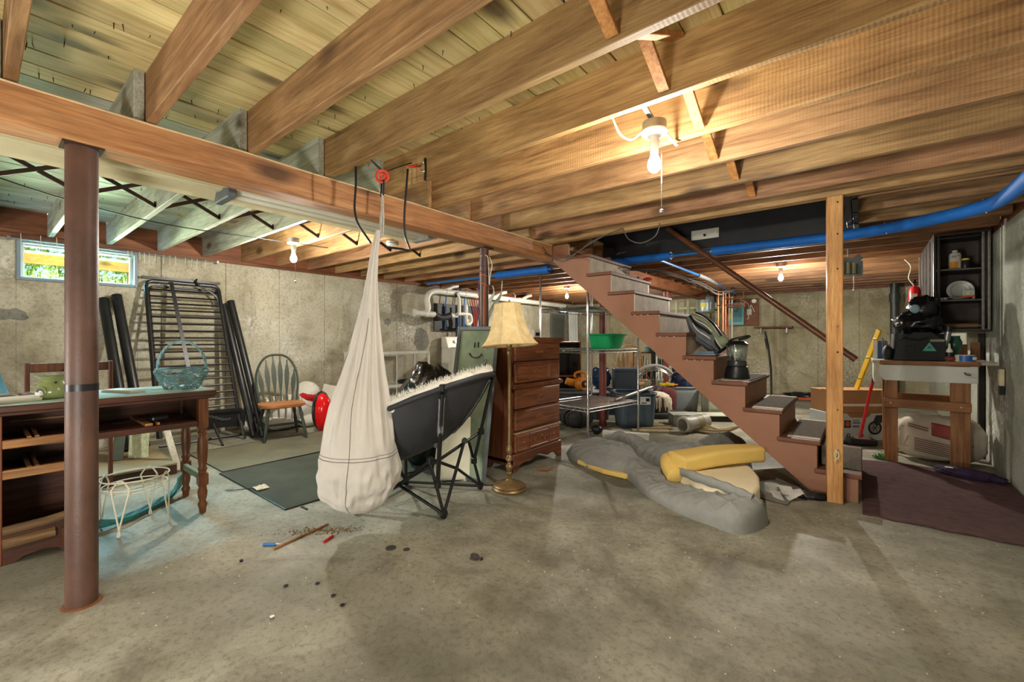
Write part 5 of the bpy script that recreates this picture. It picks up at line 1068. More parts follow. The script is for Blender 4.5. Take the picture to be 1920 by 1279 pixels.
jb = thing('blue_trash_bag', 'crumpled blue plastic bag beside the dark blue box', 'bag', (-3.02, 5.84, .369)); B().ball((0, 0, .15), (.15, .14, .16), 36, 22, lambda p: 1+.22*noise.noise(p*3)+.08*noise.noise(p*9)).go('bag_body', M('blue_shiny_bag', (40, 74, 112), .2, 0, .45, 8), jb, ang=3)
t = tote('light grey storage tote under the stairs', (-2.12, 6.60, 0), 30, .50, .40, .385, m_tote2)
nb = thing('navy_duffel', 'navy blue duffel bag stuffed into the light grey tote', 'bag', (-2.08, 6.60, .18)); B().ball((0, 0, .26), (.18, .15, .20), 26, 16, lambda p: 1+.15*noise.noise(p*2.5)).go('body', M('navy_fabric', (36, 48, 82), .8, 0, .2), nb); B().tube(spl([(-.12, -.1, .28), (-.06, -.16, .40), (.06, -.16, .38), (.12, -.1, .30)]), .012, 8).go('handle', m_black, nb)
wh = thing('spoked_wheel', 'silver spoked wheel with double rim standing behind the fringed basket', 'wheel', (-2.42, 6.40, 0)); u_, w_ = Vector((.80, .6, 0)), Vector((0, 0, 1)); R0 = .335; cc = Vector((0, 0, .36))
B().tube(arc(cc, R0, 0, 360, 40, u_, w_)[:-1], .022, 8, closed=True).go('tyre', M('grey_tyre', (150, 150, 144), .6), wh); B().tube(arc(cc, R0-.045, 0, 360, 40, u_, w_)[:-1], .010, 8, closed=True).tube(arc(cc+Vector((.03, -.05, 0)), .27, 0, 360, 40, u_, w_)[:-1], .009, 8, closed=True).go('hand_rim', m_chrome, wh); B().lathe([(.03, -.04), (.03, .04)], 12, cc, ax=(.6, -.8, 0)).go('hub', m_chrome, wh)
for k in range(16): a = R(22.5*k); B().tube([cc+(u_*math.cos(a)+w_*math.sin(a))*.025, cc+(u_*math.cos(a+.15)+w_*math.sin(a+.15))*(R0-.045)], .004, 5).go('spoke', m_chrome, wh)
t = thing('silver_tube', 'silver metal tube lying across the edge of the lowest wire shelf', 'tube', (-2.11, 4.80, .40), 0); B().tube([(-.06, -.26, 0), (.08, .34, .09)], .020, 12).tube([(.08, .34, .09), (.10, .42, .10)], .013, 10).go('tube', m_chrome, t); B().lathe([(.023, -.02), (.023, .02)], 12, (.08, .34, .09), ax=(.2, .9, .1)).go('collar', m_steel, t)
bk_ = thing('fringed_basket', 'brown wicker basket covered by a white fringed throw', 'basket', (-2.30, 6.02, .085), 30); m_wick = M('wicker', (120, 92, 58), .8, 0, .4, 40, .004, 60)
B().lathe([(.0, 0), (.14, .0), (.165, .06), (.175, .15), (.16, .22), (.155, .215), (.0, .2)], 24, sx=1.15, caps=False).go('basket_body', m_wick, bk_)
m_thr = M('cream_throw', (222, 212, 190), .95, 0, .1); rnd = random.Random(3)
B().ball((.03, 0, .20), (.19, .16, .065), 22, 10, fz).go('throw', m_thr, bk_); b = B()
for i in range(90): a = rnd.uniform(-2.9, .6); L_ = rnd.uniform(.10, .21); b.tube([(.03+.17*math.cos(a), .145*math.sin(a), .21), (.03+.205*math.cos(a)+.01*rnd.random(), .18*math.sin(a), .17), (.03+.21*math.cos(a)+rnd.uniform(-.02, .02), .19*math.sin(a), .21-L_)], .0055, 4)
stuff(b.go('fringe', m_thr, bk_))
t = thing('maroon_bag', 'maroon fabric bag behind the fringed basket', 'bag', (-2.20, 6.30, 0), 30); B().ball((0, 0, .20), (.14, .07, .205), 20, 14, lambda p: 1.0/(abs(p.x)**4+abs(p.y)**4+abs(p.z)**4)**.25*.92).go('body', M('maroon_fabric', (104, 48, 50), .85, 0, .2), t); B().tube(arc((0, 0, .39), .06, 0, 180, 10), .008, 6).go('handle', m_black, t)
t = thing('yellow_water_gun', 'yellow plastic toy lying on the maroon bag', 'toy', (-2.20, 6.30, .409), 30); B().box(-.10, -.015, 0, .10, .015, .04).box(-.02, -.015, -.0, .02, .015, .055).go('body', M('toy_yellow', (224, 190, 30), .4), t, bevel=.01, seg=2); B().lathe([(.012, 0), (.01, .05)], 10, (.10, 0, .02), ax=(1, 0, 0)).go('nozzle', M('toy_orange', (226, 120, 50), .4), t)
t = thing('flat_dark_case', 'flat black case on the floor under the fringed basket', 'case', (-2.22, 6.02, 0), 33); B().box(-.40, -.20, .0, .40, .2, .075).go('body', M('dark_case', (58, 60, 58), .6, 0, .25, 12), t, bevel=.008); B().box(-.06, -.215, .03, .06, -.2, .05).go('handle', m_black, t, bevel=.004)
dh = thing('dehumidifier', 'pale cream dehumidifier with louvred front under the stairs', 'dehumidifier', (-1.60, 6.62, 0), 36); m_crm = M('pale_appliance', (206, 210, 190), .45, 0, .06)
B().box(-.17, -.14, .03, .17, .16, .52).go('housing', m_crm, dh, bevel=.015, seg=2)
for i in range(12): B().obox((-.04, -.143, .12+.02*i), (.20, .012, .008), (25, 0, 0)).go('louvre', m_crm, dh)
B().box(.174, -.10, .10, .18, .12, .18).box(.174, -.10, .22, .18, .12, .30).go('side_grille', M('side_grille', (186, 180, 158), .5), dh)
t = thing('white_tray', 'white plastic tray lying in front of the dehumidifier', 'tray', (-1.60, 6.18, 0), 36); B().box(-.2, -.12, .07, .3, .14, .085).box(-.2, -.12, 0, -.18, .14, .07).box(.28, -.12, 0, .3, .14, .07).go('tray', m_crm, t, bevel=.004); B().box(-.05, -.115, .0, .26, .1, .05).go('dark_contents', m_black, t)
gb_ = thing('grey_carton', 'grey carton on the floor behind the grey duct pipe', 'box', (-1.75, 5.66, 0), 33); B().box(-.17, -.12, 0, .17, .14, .135).go('body', M('grey_carton_card', (150, 152, 142), .8), gb_, bevel=.003); B().box(-.175, -.125, .136, .175, .145, .142).go('lid', M('grey_carton_lid', (166, 168, 158), .8), gb_)
du = thing('duct_pipe', 'grey plastic duct pipe with a wide open end lying on the floor under the stairs', 'pipe', (-1.58, 5.22, .098)); m_duct = M('grey_duct', (176, 174, 160), .45, 0, .1); dv = Vector((.18, .42, .02)).normalized()
B().lathe([(.070, -.09), (.078, -.09), (.092, -.085), (.097, -.07), (.097, -.035), (.084, -.03), (.084, .20), (.088, .20), (.088, .30), (.0, .30)], 26, (0, 0, 0), ax=dv, caps=False).lathe([(.07, -.09), (.068, .1), (.0, .1)], 26, (0, 0, 0), ax=dv, caps=False).go('pipe_body', m_duct, du)
B().lathe([(.0852, .10), (.0852, .19)], 26, ax=dv, caps=False).go('tape_band', M('tan_tape', (160, 148, 116), .5), du)
ho = thing('hose_bundle', 'tangle of beige hoses on the floor under the stairs', 'hoses', (-1.42, 5.36, 0)); m_hose = M('beige_hose', (186, 168, 128), .5, 0, .15)
for k in range(6): B().tube(spl([(-.16+.03*k, -.02+.03*k, .015+.012*(k % 3)), (0, -.10+.035*k, .02+.018*(k % 4)), (.16, -.05+.03*k, .02+.02*(k % 2)), (.26+.02*k, .05, .05+.012*k), (.22, .16, .03)]), .012, 7).go('hose', m_hose, ho)
for i, (x, y, l, rz, lab) in enumerate(((-1.85, 5.05, .9, 34, 'nearest'), (-1.88, 5.25, .8, 36, 'middle'), (-1.95, 5.42, .85, 33, 'farthest'))):
    t = thing('floor_board', lab+' of the three weathered boards lying on the floor beside the duct pipe', 'board', (x, y, 0), rz); B().box(-l/2*.7, -.065, .0, l/2*.25, .065, .018).go('board', m_ply, t, bevel=.003)
t = thing('white_foam_block', 'long white box lying on the floor behind the foam mattress', 'box', (-1.98, 4.40, 0), 20); B().box(-.24, -.05, 0, .24, .05, .085).go('body', m_white, t, bevel=.006); B().box(-.242, -.052, .07, -.20, .052, .087).go('end_flap', m_white, t)
t = thing('black_ball', 'small black round cap on the floor behind the wire shelving post', 'ball', (-2.36, 4.47, .055)); B().ball((0, 0, 0), (.065, .065, .054), 16, 10).go('body', m_black, t)
bkc = thing('book_shelf', 'low shelf with white boards and books in the far back', 'shelf', (-2.86, 7.42, 0), 33)
B().box(-.34, -.12, 0, -.32, .14, .86).box(.02, -.12, 0, .04, .14, .86).box(.38, -.12, 0, .40, .14, .86).go('side_panel', M('shelf_dark', (60, 58, 56), .6), bkc)
for z in (.38, .60, .84): B().box(-.34, -.12, z, .40, .14, z+.02).go('shelf', m_rack if z < .8 else m_desk, bkc)
cols = [(200, 198, 190), (40, 44, 52), (180, 186, 180), (56, 70, 66), (150, 60, 50), (210, 206, 190), (90, 96, 100), (36, 36, 38)]
cn = ['pale grey', 'navy black', 'grey-green', 'dark green', 'red', 'cream', 'mid grey', 'black']; onm = ['first', 'second', 'third', 'fourth', 'fifth', 'sixth', 'seventh', 'eighth', 'ninth']
mb_ = [M('book_cover', c, .6) for c in cols]
for row, z in ((0, .401), (1, .621)):
    x = -.30
    for k in range(9):
        w_ = .022+.014*((k*7+row*3) % 4)/3; hh = .12+.05*((k*5+row) % 3)/2
        if x+w_ > .36: break
        if -.01 < x+w_ and x < .045: x = .046
        t = thing('book', f'{cn[(k*3+row) % 8]} book, {onm[k]} from the left on the {"lower" if row == 0 else "upper"} level of the low far shelf', 'book', (0, 0, 0), 0, 'books on the lower level' if row == 0 else 'books on the upper level')
        t.matrix_basis = bkc.matrix_basis @ Matrix.Translation((x, -.05, z)); B().box(0, -.06, 0, w_, .08, hh).go('cover', mb_[(k*3+row) % 8], t, bevel=.002); x += w_+.008+.012*((k+row) % 3)
t = thing('teal_box', 'dark teal box on top of the low far shelf', 'box', (-2.80, 7.40, .861), 33); B().box(-.14, -.09, 0, .14, .09, .09).go('body', M('teal_box_paint', (42, 78, 80), .6), t, bevel=.004); B().box(-.145, -.095, .07, .145, .095, .095).go('lid', M('teal_lid', (52, 92, 92), .6), t, bevel=.003)
# far wall: utilities
up = thing('utility_board', 'dark brown plywood board with teal electric panel on the far wall', 'electric panel', (-1.97, 9.955, 1.64)); B().box(-.34, -.0, -.28, .34, .03, .28).go('board', m_sill, up, bevel=.003)
B().box(-.22, -.05, -.26, .08, 0, .20).go('panel_box', M('teal_panel', (96, 164, 164), .5, 0, .1), up, bevel=.004); B().box(-.12, -.056, -.20, .05, -.05, .15).go('panel_door', M('teal_panel_door', (70, 120, 128), .5), up, bevel=.003)
for k, x in enumerate((-.20, -.17, -.14)): B().box(x, -.07, -.14+.01*k, x+.02, -.057, .08).go('yellow_tag', M('tag_yellow', (222, 196, 80), .6), up)
B().box(.13, -.03, -.06, .22, 0, .06).go('cream_switch_box', M('switch_cream', (206, 200, 178), .5), up, bevel=.004); B().tube(spl([(.17, -.02, .06), (.16, -.03, .16), (.05, -.03, .25)]), .007, 6).tube(spl([(.20, -.02, .06), (.21, -.03, .14), (.27, -.02, .0)]), .007, 6).tube([(.16, -.02, -.06), (.16, -.02, -.13), (.13, -.02, -.15)], .007, 6).go('cable', m_pvc, up)
B().lathe([(.048, 0), (.04, .03)], 18, (.26, 0, .22), ax=(0, -1, 0)).go('round_gauge', m_white, up)
et = thing('expansion_tank', 'grey cylindrical tank with a yellow label hung from the joists', 'tank', (-2.46, 9.3, 1.60)); B().lathe([(0, 0), (.10, .005), (.15, .04), (.155, .07), (.155, .30), (.14, .34), (.06, .37), (.03, .41), (.03, .435)], 24).go('shell', M('tank_grey', (142, 152, 152), .35, .4, .1), et); o = B().box(-.05, -.162, .13, .05, -.152, .21).go('yellow_label', M('tag_yellow2', (226, 206, 40), .5), et); o.rotation_euler = (0, 0, R(-5))
B().tube([(.06, -.156, .08), (.12, -.125, .08), (.12, -.125, .22), (.06, -.156, .22)], .006, 5, closed=True).go('label_outline', m_steel, et)
m_cop = M('copper', (178, 106, 70), .32, .7, .2)
cp = thing('copper_pipes', 'cluster of copper water pipes rising beside the grey tank', 'pipes', (-2.12, 9.1, 0))
for x, y, z0, r_ in ((-.06, 0, .5, .014), (.03, -.02, .55, .020), (.07, .0, .55, .014), (.12, .05, .9, .012)): B().tube([(x, y, z0-.5), (x, y, 2.03)], r_, 8).go('riser', m_cop, cp)
for z, x0, x1 in ((1.86, .02, .38), (1.74, -.08, .34), (1.70, .1, .4)): B().tube([(x0, -.01, z), (x1, -.01, z), (x1, -.01, z+.12)], .012, 8).go('branch', m_cop, cp)
B().ball((.03, -.03, 1.0), .035, 12, 8).lathe([(.05, 0), (.05, .01)], 14, (.03, -.09, 1.0), ax=(0, -1, 0)).go('valve', m_cop, cp); B().tube([(.16, .1, .0), (.16, .1, 1.9)], .016, 8).go('drain_hose', m_pvc, cp)
wd = thing('wall_ledge', 'short brown timber ledge fixed to the far wall', 'shelf', (-1.37, 9.94, 1.31)); B().box(-.33, -.10, 0, .33, .05, .03).go('plank', m_sill, wd, bevel=.003)
for x in (-.22, .22): B().box(x, -.06, -.10, x+.02, .045, 0).go('bracket', m_steel, wd)
t = thing('black_stick', 'long black stick leaning on the far wall', 'stick', (-1.39, 9.70, 0)); B().tube([(.02, 0, .0), (.0, .1, .5), (-.06, .18, .95), (-.12, .21, 1.24)], .018, 8).go('shaft', m_black, t); B().tube([(-.06, .16, .9), (-.10, .18, 1.1)], .026, 8).go('grip', m_rub, t)
pr_ = thing('pale_wood_rack', 'pale wooden slatted rack near the far wall left of the grey tank', 'rack', (-2.85, 9.4, 0), 8)
for x in (-.25, -.02, .16): B().box(x, 0, 0, x+.045, .03, 1.9).go('post', m_pale, pr_)
for z in (1.45, 1.72): B().box(-.3, .031, z, .25, .05, z+.04).go('rail', m_pale, pr_)
t = thing('black_tarp', 'dark crumpled tarp lying along the foot of the far wall', 'tarp', (-.72, 9.62, 0), 6); B().ball((0, 0, .05), (.42, .14, .06), 30, 12, lambda p: 1+.3*noise.noise(p*3)).go('tarp_body', m_black, t)
t = thing('orange_shovel', 'orange plastic shovel blade on the floor near the far wall', 'shovel', (-.86, 9.28, 0), 10); B().grid(lambda u, v: (-.24+.48*u, -.09+.18*v, .012+.05*(2*u-1)**2*.6+.02*v), 14, 8).go('blade', M('orange_blade', (206, 82, 36), .5), t, solid=.006); B().tube([(.24, 0, .04), (.5, .05, .03)], .015, 8).go('shaft', m_black, t)
cpipe = thing('corner_pipe', 'thick dark vertical drain pipe in the far right corner', 'pipe', (.43, 9.84, 0)); B().lathe([(.062, 0), (.062, 2.03)], 20).go('pipe_run', M('dark_pipe', (44, 48, 44), .4), cpipe); B().lathe([(.074, 1.72), (.074, 1.86)], 20).lathe([(.074, .9), (.074, 1.0)], 20).go('collar', M('dark_pipe2', (50, 54, 50), .4), cpipe)

# ================================================================== THINGS ON THE STAIRS
ln = thing('camp_lantern', 'black and clear camping lantern with a folded handle on the stair tread', 'lantern', (-.80, 3.93, .7615), 0)
B().lathe([(.0, 0), (.092, 0), (.096, .012), (.088, .06), (.078, .10), (.070, .105), (0, .105)], 24).go('base', m_black, ln); B().lathe([(.071, .105), (.074, .11), (.070, .145), (.066, .15), (0, .15)], 24).go('collar', M('lantern_grey', (70, 72, 74), .3, .5), ln)
m_clr = thin_glass('clear_plastic', (.84, .88, .88, 1), .16)
B().lathe([(.062, .150), (.074, .19), (.080, .24), (.076, .275)], 24, caps=False).go('clear_globe', m_clr, ln, solid=.003)
B().lathe([(.0, .150), (.016, .152), (.02, .165), (.034, .185), (.036, .21), (.03, .228), (0, .232)], 18).go('white_bulb_cover', m_white, ln); B().lathe([(.082, .275), (.084, .285), (.06, .305), (.03, .312), (0, .314)], 24).go('cap', m_black, ln)
B().tube(spl([(-.06, .0, .305), (-.02, -.03, .325), (.06, -.03, .345), (.09, .02, .35), (.06, .06, .335), (0, .05, .32)]), .009, 8).go('handle', m_black, ln)
for k in range(3): a = R(120*k+30); B().tube([(.068*math.cos(a), .068*math.sin(a), .15), (.082*math.cos(a), .082*math.sin(a), .28)], .004, 6).go('guard_bar', m_chrome, ln)
bpk = thing('backpack', 'grey and pale green striped backpack slumped on the stairs', 'backpack', (-1.0, 4.05, .951)); m_bpk = M('backpack_grey', (98, 102, 106), .8, 0, .25, 14); m_bg = M('backpack_green', (136, 146, 114), .8, 0, .1)
ax0 = Vector((.04, 0, .06)); ax1 = Vector((-.22, .0, .36)); dv = (ax1-ax0).normalized(); nv = Vector((dv.z, 0, -dv.x))
def bpt(s_, a, k=1.0):
    wv = math.sin(math.pi*min(1, max(0, .10+.85*s_)))**.45; return ax0+dv*(s_*.40-.03)+Vector((0, 1, 0))*(.14*wv*math.cos(a)*k)+nv*(.10*wv*math.sin(a)*k)
B().grid(lambda u, v: bpt(v, 2*math.pi*u, 1+.16*noise.noise(Vector((math.cos(u*6.28)*2, math.sin(u*6.28)*2, v*5)))), 36, 22, cu=True).go('body', m_bpk, bpk)
for a, mt, r_ in ((3.35, m_bpk, .016), (3.1, m_white, .005), (2.85, m_black, .013), (2.6, m_white, .006), (2.35, m_bg, .018), (2.05, m_white, .005), (1.8, m_black, .014), (1.5, m_white, .006), (1.2, m_bpk, .016), (.9, m_white, .005)): B().tube([bpt(.02+.96*i/14, a+.16*math.sin(i*.5+a*3), 1.03+.05*math.sin(i*.8+a*5)) for i in range(15)], r_, 8, flat=.6).go('strap' if r_ > .008 else 'piping', mt, bpk)
B().ball(bpt(.12, 2.2, 1.05), (.055, .05, .05), 14, 9).go('pocket', m_bg, bpk)
t = thing('blue_folded_cloth', 'folded blue-grey cloth under the backpack on the stairs', 'cloth', (-1.02, 3.80, .9515)); B().box(-.06, -.06, 0, .10, .07, .02).box(-.05, -.055, .02, .09, .06, .035).go('cloth_body', M('blue_grey_cloth', (110, 128, 140), .9), t, bevel=.008, seg=2)
t = thing('steel_bowl', 'upturned steel bowl on the stair behind the backpack', 'bowl', (-1.20, 4.42, 1.1415)); B().lathe([(.13, 0), (.12, .03), (.08, .07), (.0, .09)], 22).go('bowl', m_steel, t)
t = thing('red_toy', 'small red plastic piece on an upper stair tread', 'toy', (-1.80, 4.55, 1.7115)); B().ball((0, 0, .02), (.05, .03, .02), 12, 8).go('body', m_red, t)

# ================================================================== WORKBENCH CORNER
wbn = thing('workbench', 'rough timber workbench with white aprons in the right corner', 'workbench', (.43, 5.1, 0)); m_2x4 = wood('bench_timber', (112, 68, 36), (162, 108, 62), (190, 136, 86), 2, knots=.5); m_2x4x = wood('bench_timber_x', (112, 68, 36), (162, 108, 62), (190, 136, 86), 0, knots=.5); m_apr = M('white_apron_paint', (206, 208, 198), .6, 0, .07, 4)
B().box(-.31, -.02, .862, .31, .02, .898).go('front_edge_board', m_2x4x, wbn, bevel=.003)
B().box(-.36, .02, .872, .42, .62, .898).go('bench_top', M('worn_white_top', (188, 180, 166), .7, 0, .2, 10), wbn, bevel=.003)
B().prism([(-.31, .858), (.30, .858), (.30, .722), (-.28, .722), (-.31, .77)], (0, -.0, 0), (1, 0, 0), (0, 0, 1), -.02).go('front_apron', m_apr, wbn, bevel=.002)
B().box(-.35, .021, .70, -.33, .60, .87).go('side_apron', m_apr, wbn, bevel=.002)
for x0, x1 in ((-.275, -.185), (.145, .262)): B().box(x0, .022, 0, x1, .06, .86).go('leg', m_2x4, wbn, bevel=.003)
for x0, x1 in ((-.275, -.185), (.20, .29)): B().box(x0, .55, 0, x1, .588, .86).go('leg', m_2x4, wbn, bevel=.003)
B().box(-.285, -.02, .487, .262, .02, .562).go('cross_rail', m_2x4x, wbn, bevel=.003); B().box(-.285, .59, .487, .262, .62, .562).go('cross_rail', m_2x4x, wbn, bevel=.003)
B().tube([(.22, -.03, .81), (.22, -.07, .80), (.25, -.075, .795)], .006, 6).go('hook', m_black, wbn)
for x in (-.235, .20): B().lathe([(.006, 0), (.005, .004)], 8, (x, -.02, .525), ax=(0, -1, 0)).go('bolt', m_white, wbn)
tbg = thing('tool_bag', 'black tool bag with a teal triangle badge on the workbench', 'tool bag', (.385, 5.30, .899), 8); m_tbk = M('black_nylon', (26, 27, 28), .6, 0, .3, 14, .001, 150)
def tbx(u, v):
    a = 2*math.pi*u; ca, sa = math.cos(a), math.sin(a); q = (abs(ca)**5+abs(sa)**5)**(-.2); return (.185*ca*q*(1-.06*v), .12*sa*q*(1-.35*v), .235*v+.02*v*abs(ca)*0)
B().grid(tbx, 36, 10, cu=True).add([tbx(i/36, 0) for i in range(36)], [tuple(range(36))]).add([tbx(i/36, 1) for i in range(36)], [tuple(range(36))]).go('body', m_tbk, tbg)
B().prism([(-.19, 0), (.15, 0), (.15, .17), (.06, .25), (-.06, .25), (-.16, .17)], (0, -.128, .0), (1, 0, 0), (0, 0, 1), .012).go('front_flap', m_tbk, tbg, bevel=.006)
B().prism([(-.045, 0), (.045, 0), (.0, .075)], (.045, -.142, .085), (1, 0, 0), (0, 0, 1), .003).go('triangle_badge', M('teal_badge', (88, 176, 150), .5), tbg); B().prism([(-.018, .0), (.018, 0), (.0, .026)], (.045, -.1455, .105), (1, 0, 0), (0, 0, 1), .002).go('badge_mark', M('teal_dark', (50, 120, 100), .5), tbg)
B().box(.05, -.1435, .165, .14, -.14, .185).go('reflective_strip', M('grey_strip', (150, 146, 120), .5), tbg); B().box(-.11, -.15, .06, -.05, -.14, .13).go('pouch', m_tbk, tbg, bevel=.01, seg=2)
B().tube(spl([(-.13, -.135, .20), (-.10, -.165, .19), (-.02, -.165, .18), (.03, -.15, .20)]), .006, 6).go('handle', m_black, tbg)
for k in range(4): B().tube([(-.20-.012*k, -.06+.02*k, .02), (-.21-.012*k, -.08+.02*k, .14+.02*k)], .006, 6).go('screwdriver', m_steel, tbg)
B().ball((-.215, -.05, .06), (.04, .06, .075), 14, 9).go('side_pocket', m_tbk, tbg)
bpl = thing('black_jacket', 'shiny black crumpled jacket heaped on the tool bag', 'jacket', (.40, 5.34, 1.135)); B().ball((-.01, 0, .09), (.165, .13, .12), 40, 24, lambda p: 1+.20*noise.noise(p*3)+.10*noise.noise(p*8)).ball((.02, .0, .22), (.105, .10, .12), 30, 18, lambda p: 1+.2*noise.noise(p*3.3)+.1*noise.noise(p*9)).go('jacket_body', M('black_shiny_nylon', (18, 18, 20), .22, 0, .3, 8), bpl, ang=3)
B().ball((-.035, -.085, .22), (.035, .02, .04), 12, 8).go('pale_patch', M('pale_patch', (140, 170, 176), .6), bpl)
t = thing('grip_strap', 'grey flashlight hanging at the right of the black jacket', 'flashlight', (.575, 5.26, 1.02)); B().tube([(0, 0, .13), (-.01, 0, .06), (-.04, 0, -.03)], [.022, .024, .012], 12).go('barrel', m_steel, t); B().lathe([(.026, 0), (.026, .04)], 12, (0, 0, .13), ax=(.1, 0, 1)).go('head', m_black, t)
t = thing('caulk_tube', 'white and red labelled squeeze bottle on the workbench', 'bottle', (.575, 5.20, .899)); B().lathe([(.022, 0), (.022, .09), (.010, .11), (.006, .15)], 14).go('body', m_white, t); B().lathe([(.0225, .04), (.0225, .075)], 14, caps=False).go('label_band', m_black, t); B().ball((.0, -.03, .022), (.035, .02, .021), 12, 8).go('red_cap', M('dull_red', (120, 50, 46), .6), t)
t = thing('green_vase', 'dark green glass jar on the workbench beside the tool bag', 'jar', (.625, 5.38, .899)); B().lathe([(0, 0), (.030, 0), (.036, .02), (.034, .06), (.050, .12), (.052, .16), (.04, .19), (.036, .205), (.0, .205)], 20).go('body', M('green_glass', (44, 86, 70), .25, 0, .15), t); B().lathe([(.038, .205), (.038, .216), (0, .217)], 16).go('lid', M('green_lid', (56, 98, 82), .4), t)
t = thing('blue_white_can', 'round tin with a blue and white label on the workbench front edge', 'tin', (.667, 5.19, .899), 8); B().lathe([(0, 0), (.062, 0), (.062, .052), (.058, .056), (0, .056)], 26).go('tin_body', m_white, t); b = B(); b.lathe([(.0626, .003), (.0626, .050)], 26, caps=False); b.f = [f for i, f in enumerate(b.f) if (i % 26) > 15 or i % 26 < 0]; b.mi = [0]*len(b.f); b.sm = [True]*len(b.f); b.go('blue_label', M('blue_label', (40, 92, 168), .4), t)
B().ball((.035, -.052, .028), (.022, .004, .014), 12, 8, lambda p: 1+.3*noise.noise(p*4)).go('label_splash', m_white, t)
t = thing('white_blue_box', 'white and blue box behind the tool bag at the left end of the bench', 'box', (.135, 5.56, .899), 0); B().box(-.05, -.05, 0, .05, .05, .17).go('carton', M('blue_carton', (50, 84, 128), .6), t, bevel=.003); B().box(-.052, -.053, .0, -.02, -.0505, .17).go('white_side', m_white, t)
for i, (x, h, w_, lab) in enumerate(((.61, .20, .10, 'left'), (.71, .14, .055, 'middle'), (.785, .16, .06, 'right'))):
    t = thing('wood_offcut', lab+' of three brown boards standing at the back of the workbench under the cabinet', 'board', (x, 5.62, .899)); B().box(-w_/2, -.01, 0, w_/2, .012, h).go('board', m_2x4, t, bevel=.002)
sp = thing('spirit_level', 'yellow spirit level leaning against the left end of the workbench', 'spirit level', (-.02, 5.93, .602)); B().beam((-.03, .10, -.06), (.155, -.20, .58), .055, .024, axr).go('body', M('level_yellow', (232, 184, 26), .45, 0, .08), sp, bevel=.004)
for f in (.2, .55, .85): p_ = Vector((-.03, .10, -.06)).lerp(Vector((.155, -.20, .58)), f); B().lathe([(.016, -.018), (.016, .018)], 12, p_, ax=axf).go('vial', M('vial_green', (130, 150, 60), .2), sp)
# cartons
m_card = M('cardboard', (156, 112, 70), .85, 0, .12, 5)
pc = thing('printed_carton', 'white printed carton with a motorbike picture under the cardboard box', 'box', (-.07, 6.09, 0), 38); m_pw = M('printed_white', (188, 196, 196), .5, 0, .06)
B().box(-.34, -.13, 0, .34, .22, .29).go('carton', m_pw, pc, bevel=.004)
yf = -.1305
B().box(-.205, yf-.001, .135, -.135, yf, .215).go('black_badge', m_black, pc); B().prism([(math.cos(R(a*15))*(.034 if a % 2 else .018), math.sin(R(a*15))*(.036 if a % 2 else .018)) for a in range(24)], (-.17, yf-.001, .176), (1, 0, 0), (0, 0, 1), .001).go('orange_burst', M('burst_orange', (216, 110, 60), .5), pc); B().prism([(math.cos(R(a*20))*.019, math.sin(R(a*20))*.011) for a in range(18)], (-.17, yf-.0021, .178), (1, 0, 0), (0, 0, 1), .001).go('red_oval', M('oval_red', (196, 36, 34), .5), pc)
for z, w_, h in ((.212, .07, .010), (.188, .08, .016), (.150, .07, .022)): B().box(-.115, yf-.001, z-h/2, -.115+w_, yf, z+h/2).go('print_line', M('print_grey', (96, 104, 108), .5), pc)
b = B(); cwx, cwz = .12, .135
b.tube([(cwx+.062*math.cos(R(a*15)), yf-.0, cwz+.062*math.sin(R(a*15))) for a in range(24)], .013, 6, closed=True, flat=.2).go('tyre_print', m_black, pc)
B().lathe([(.046, -.0), (.046, .001)], 24, (cwx, yf, cwz), ax=(0, -1, 0)).go('rim_print', M('rim_grey', (150, 152, 150), .5), pc); b = B()
for k in range(6): a = R(60*k); b.beam((cwx, yf-.002, cwz), (cwx+.044*math.cos(a), yf-.002, cwz+.044*math.sin(a)), .006, .001, (0, 1, 0))
b.go('spoke_print', m_black, pc); B().prism([(.10, .20), (.13, .27), (.33, .28), (.33, .16), (.27, .10), (.22, .12), (.19, .2), (.14, .15)], (0, yf-.0015, 0), (1, 0, 0), (0, 0, 1), .001).go('motorbike_print', m_black, pc)
for x in (-.24, -.16, -.02): B().tube([(x+.015*math.cos(R(a*30)), yf-.0005, .055+.015*math.sin(R(a*30))) for a in range(12)], .005, 5, closed=True, flat=.2).go('icon_print', m_black, pc)
cb = thing('cardboard_box', 'brown cardboard box with white tape on top of the printed carton', 'box', (-.07, 6.09, .2915), 38); B().box(-.33, -.13, 0, .33, .22, .24).go('carton', m_card, cb, bevel=.004); B().box(-.28, -.1315, .075, .33, -.13, .10).go('white_tape', M('white_tape', (214, 206, 190), .5), cb); B().prism([(-.18, 0), (.08, 0), (.04, -.045), (-.14, -.045)], (0, -.132, .0), (1, 0, 0), (0, 0, 1), .002).go('torn_flap', m_card, cb); B().box(-.33, -.13, .241, .33, .04, .246).go('top_flap', m_card, cb)
br = thing('broom', 'floor sweeper with red handle and black head beside the cartons', 'broom', (-.02, 5.70, 0)); m_rh = M('red_handle', (196, 26, 34), .35, 0, .1)
B().tube([(.0, .0, .07), (.10, -.06, .66)], .014, 10).go('handle', m_rh, br); B().tube([(.10, -.06, .66), (.112, -.067, .73)], .011, 8).go('handle_tip', m_black, br)
B().obox((.01, .0, .042), (.24, .13, .06), (0, 0, 20)).go('head', m_black, br, bevel=.014, seg=2); B().obox((.02, -.0, .0745), (.12, .07, .005), (0, 0, 20)).go('head_label', M('label_pink', (206, 176, 160), .5), br); B().obox((-.11, -.0, .012), (.12, .11, .022), (0, 0, 20)).go('bristles', m_black, br)
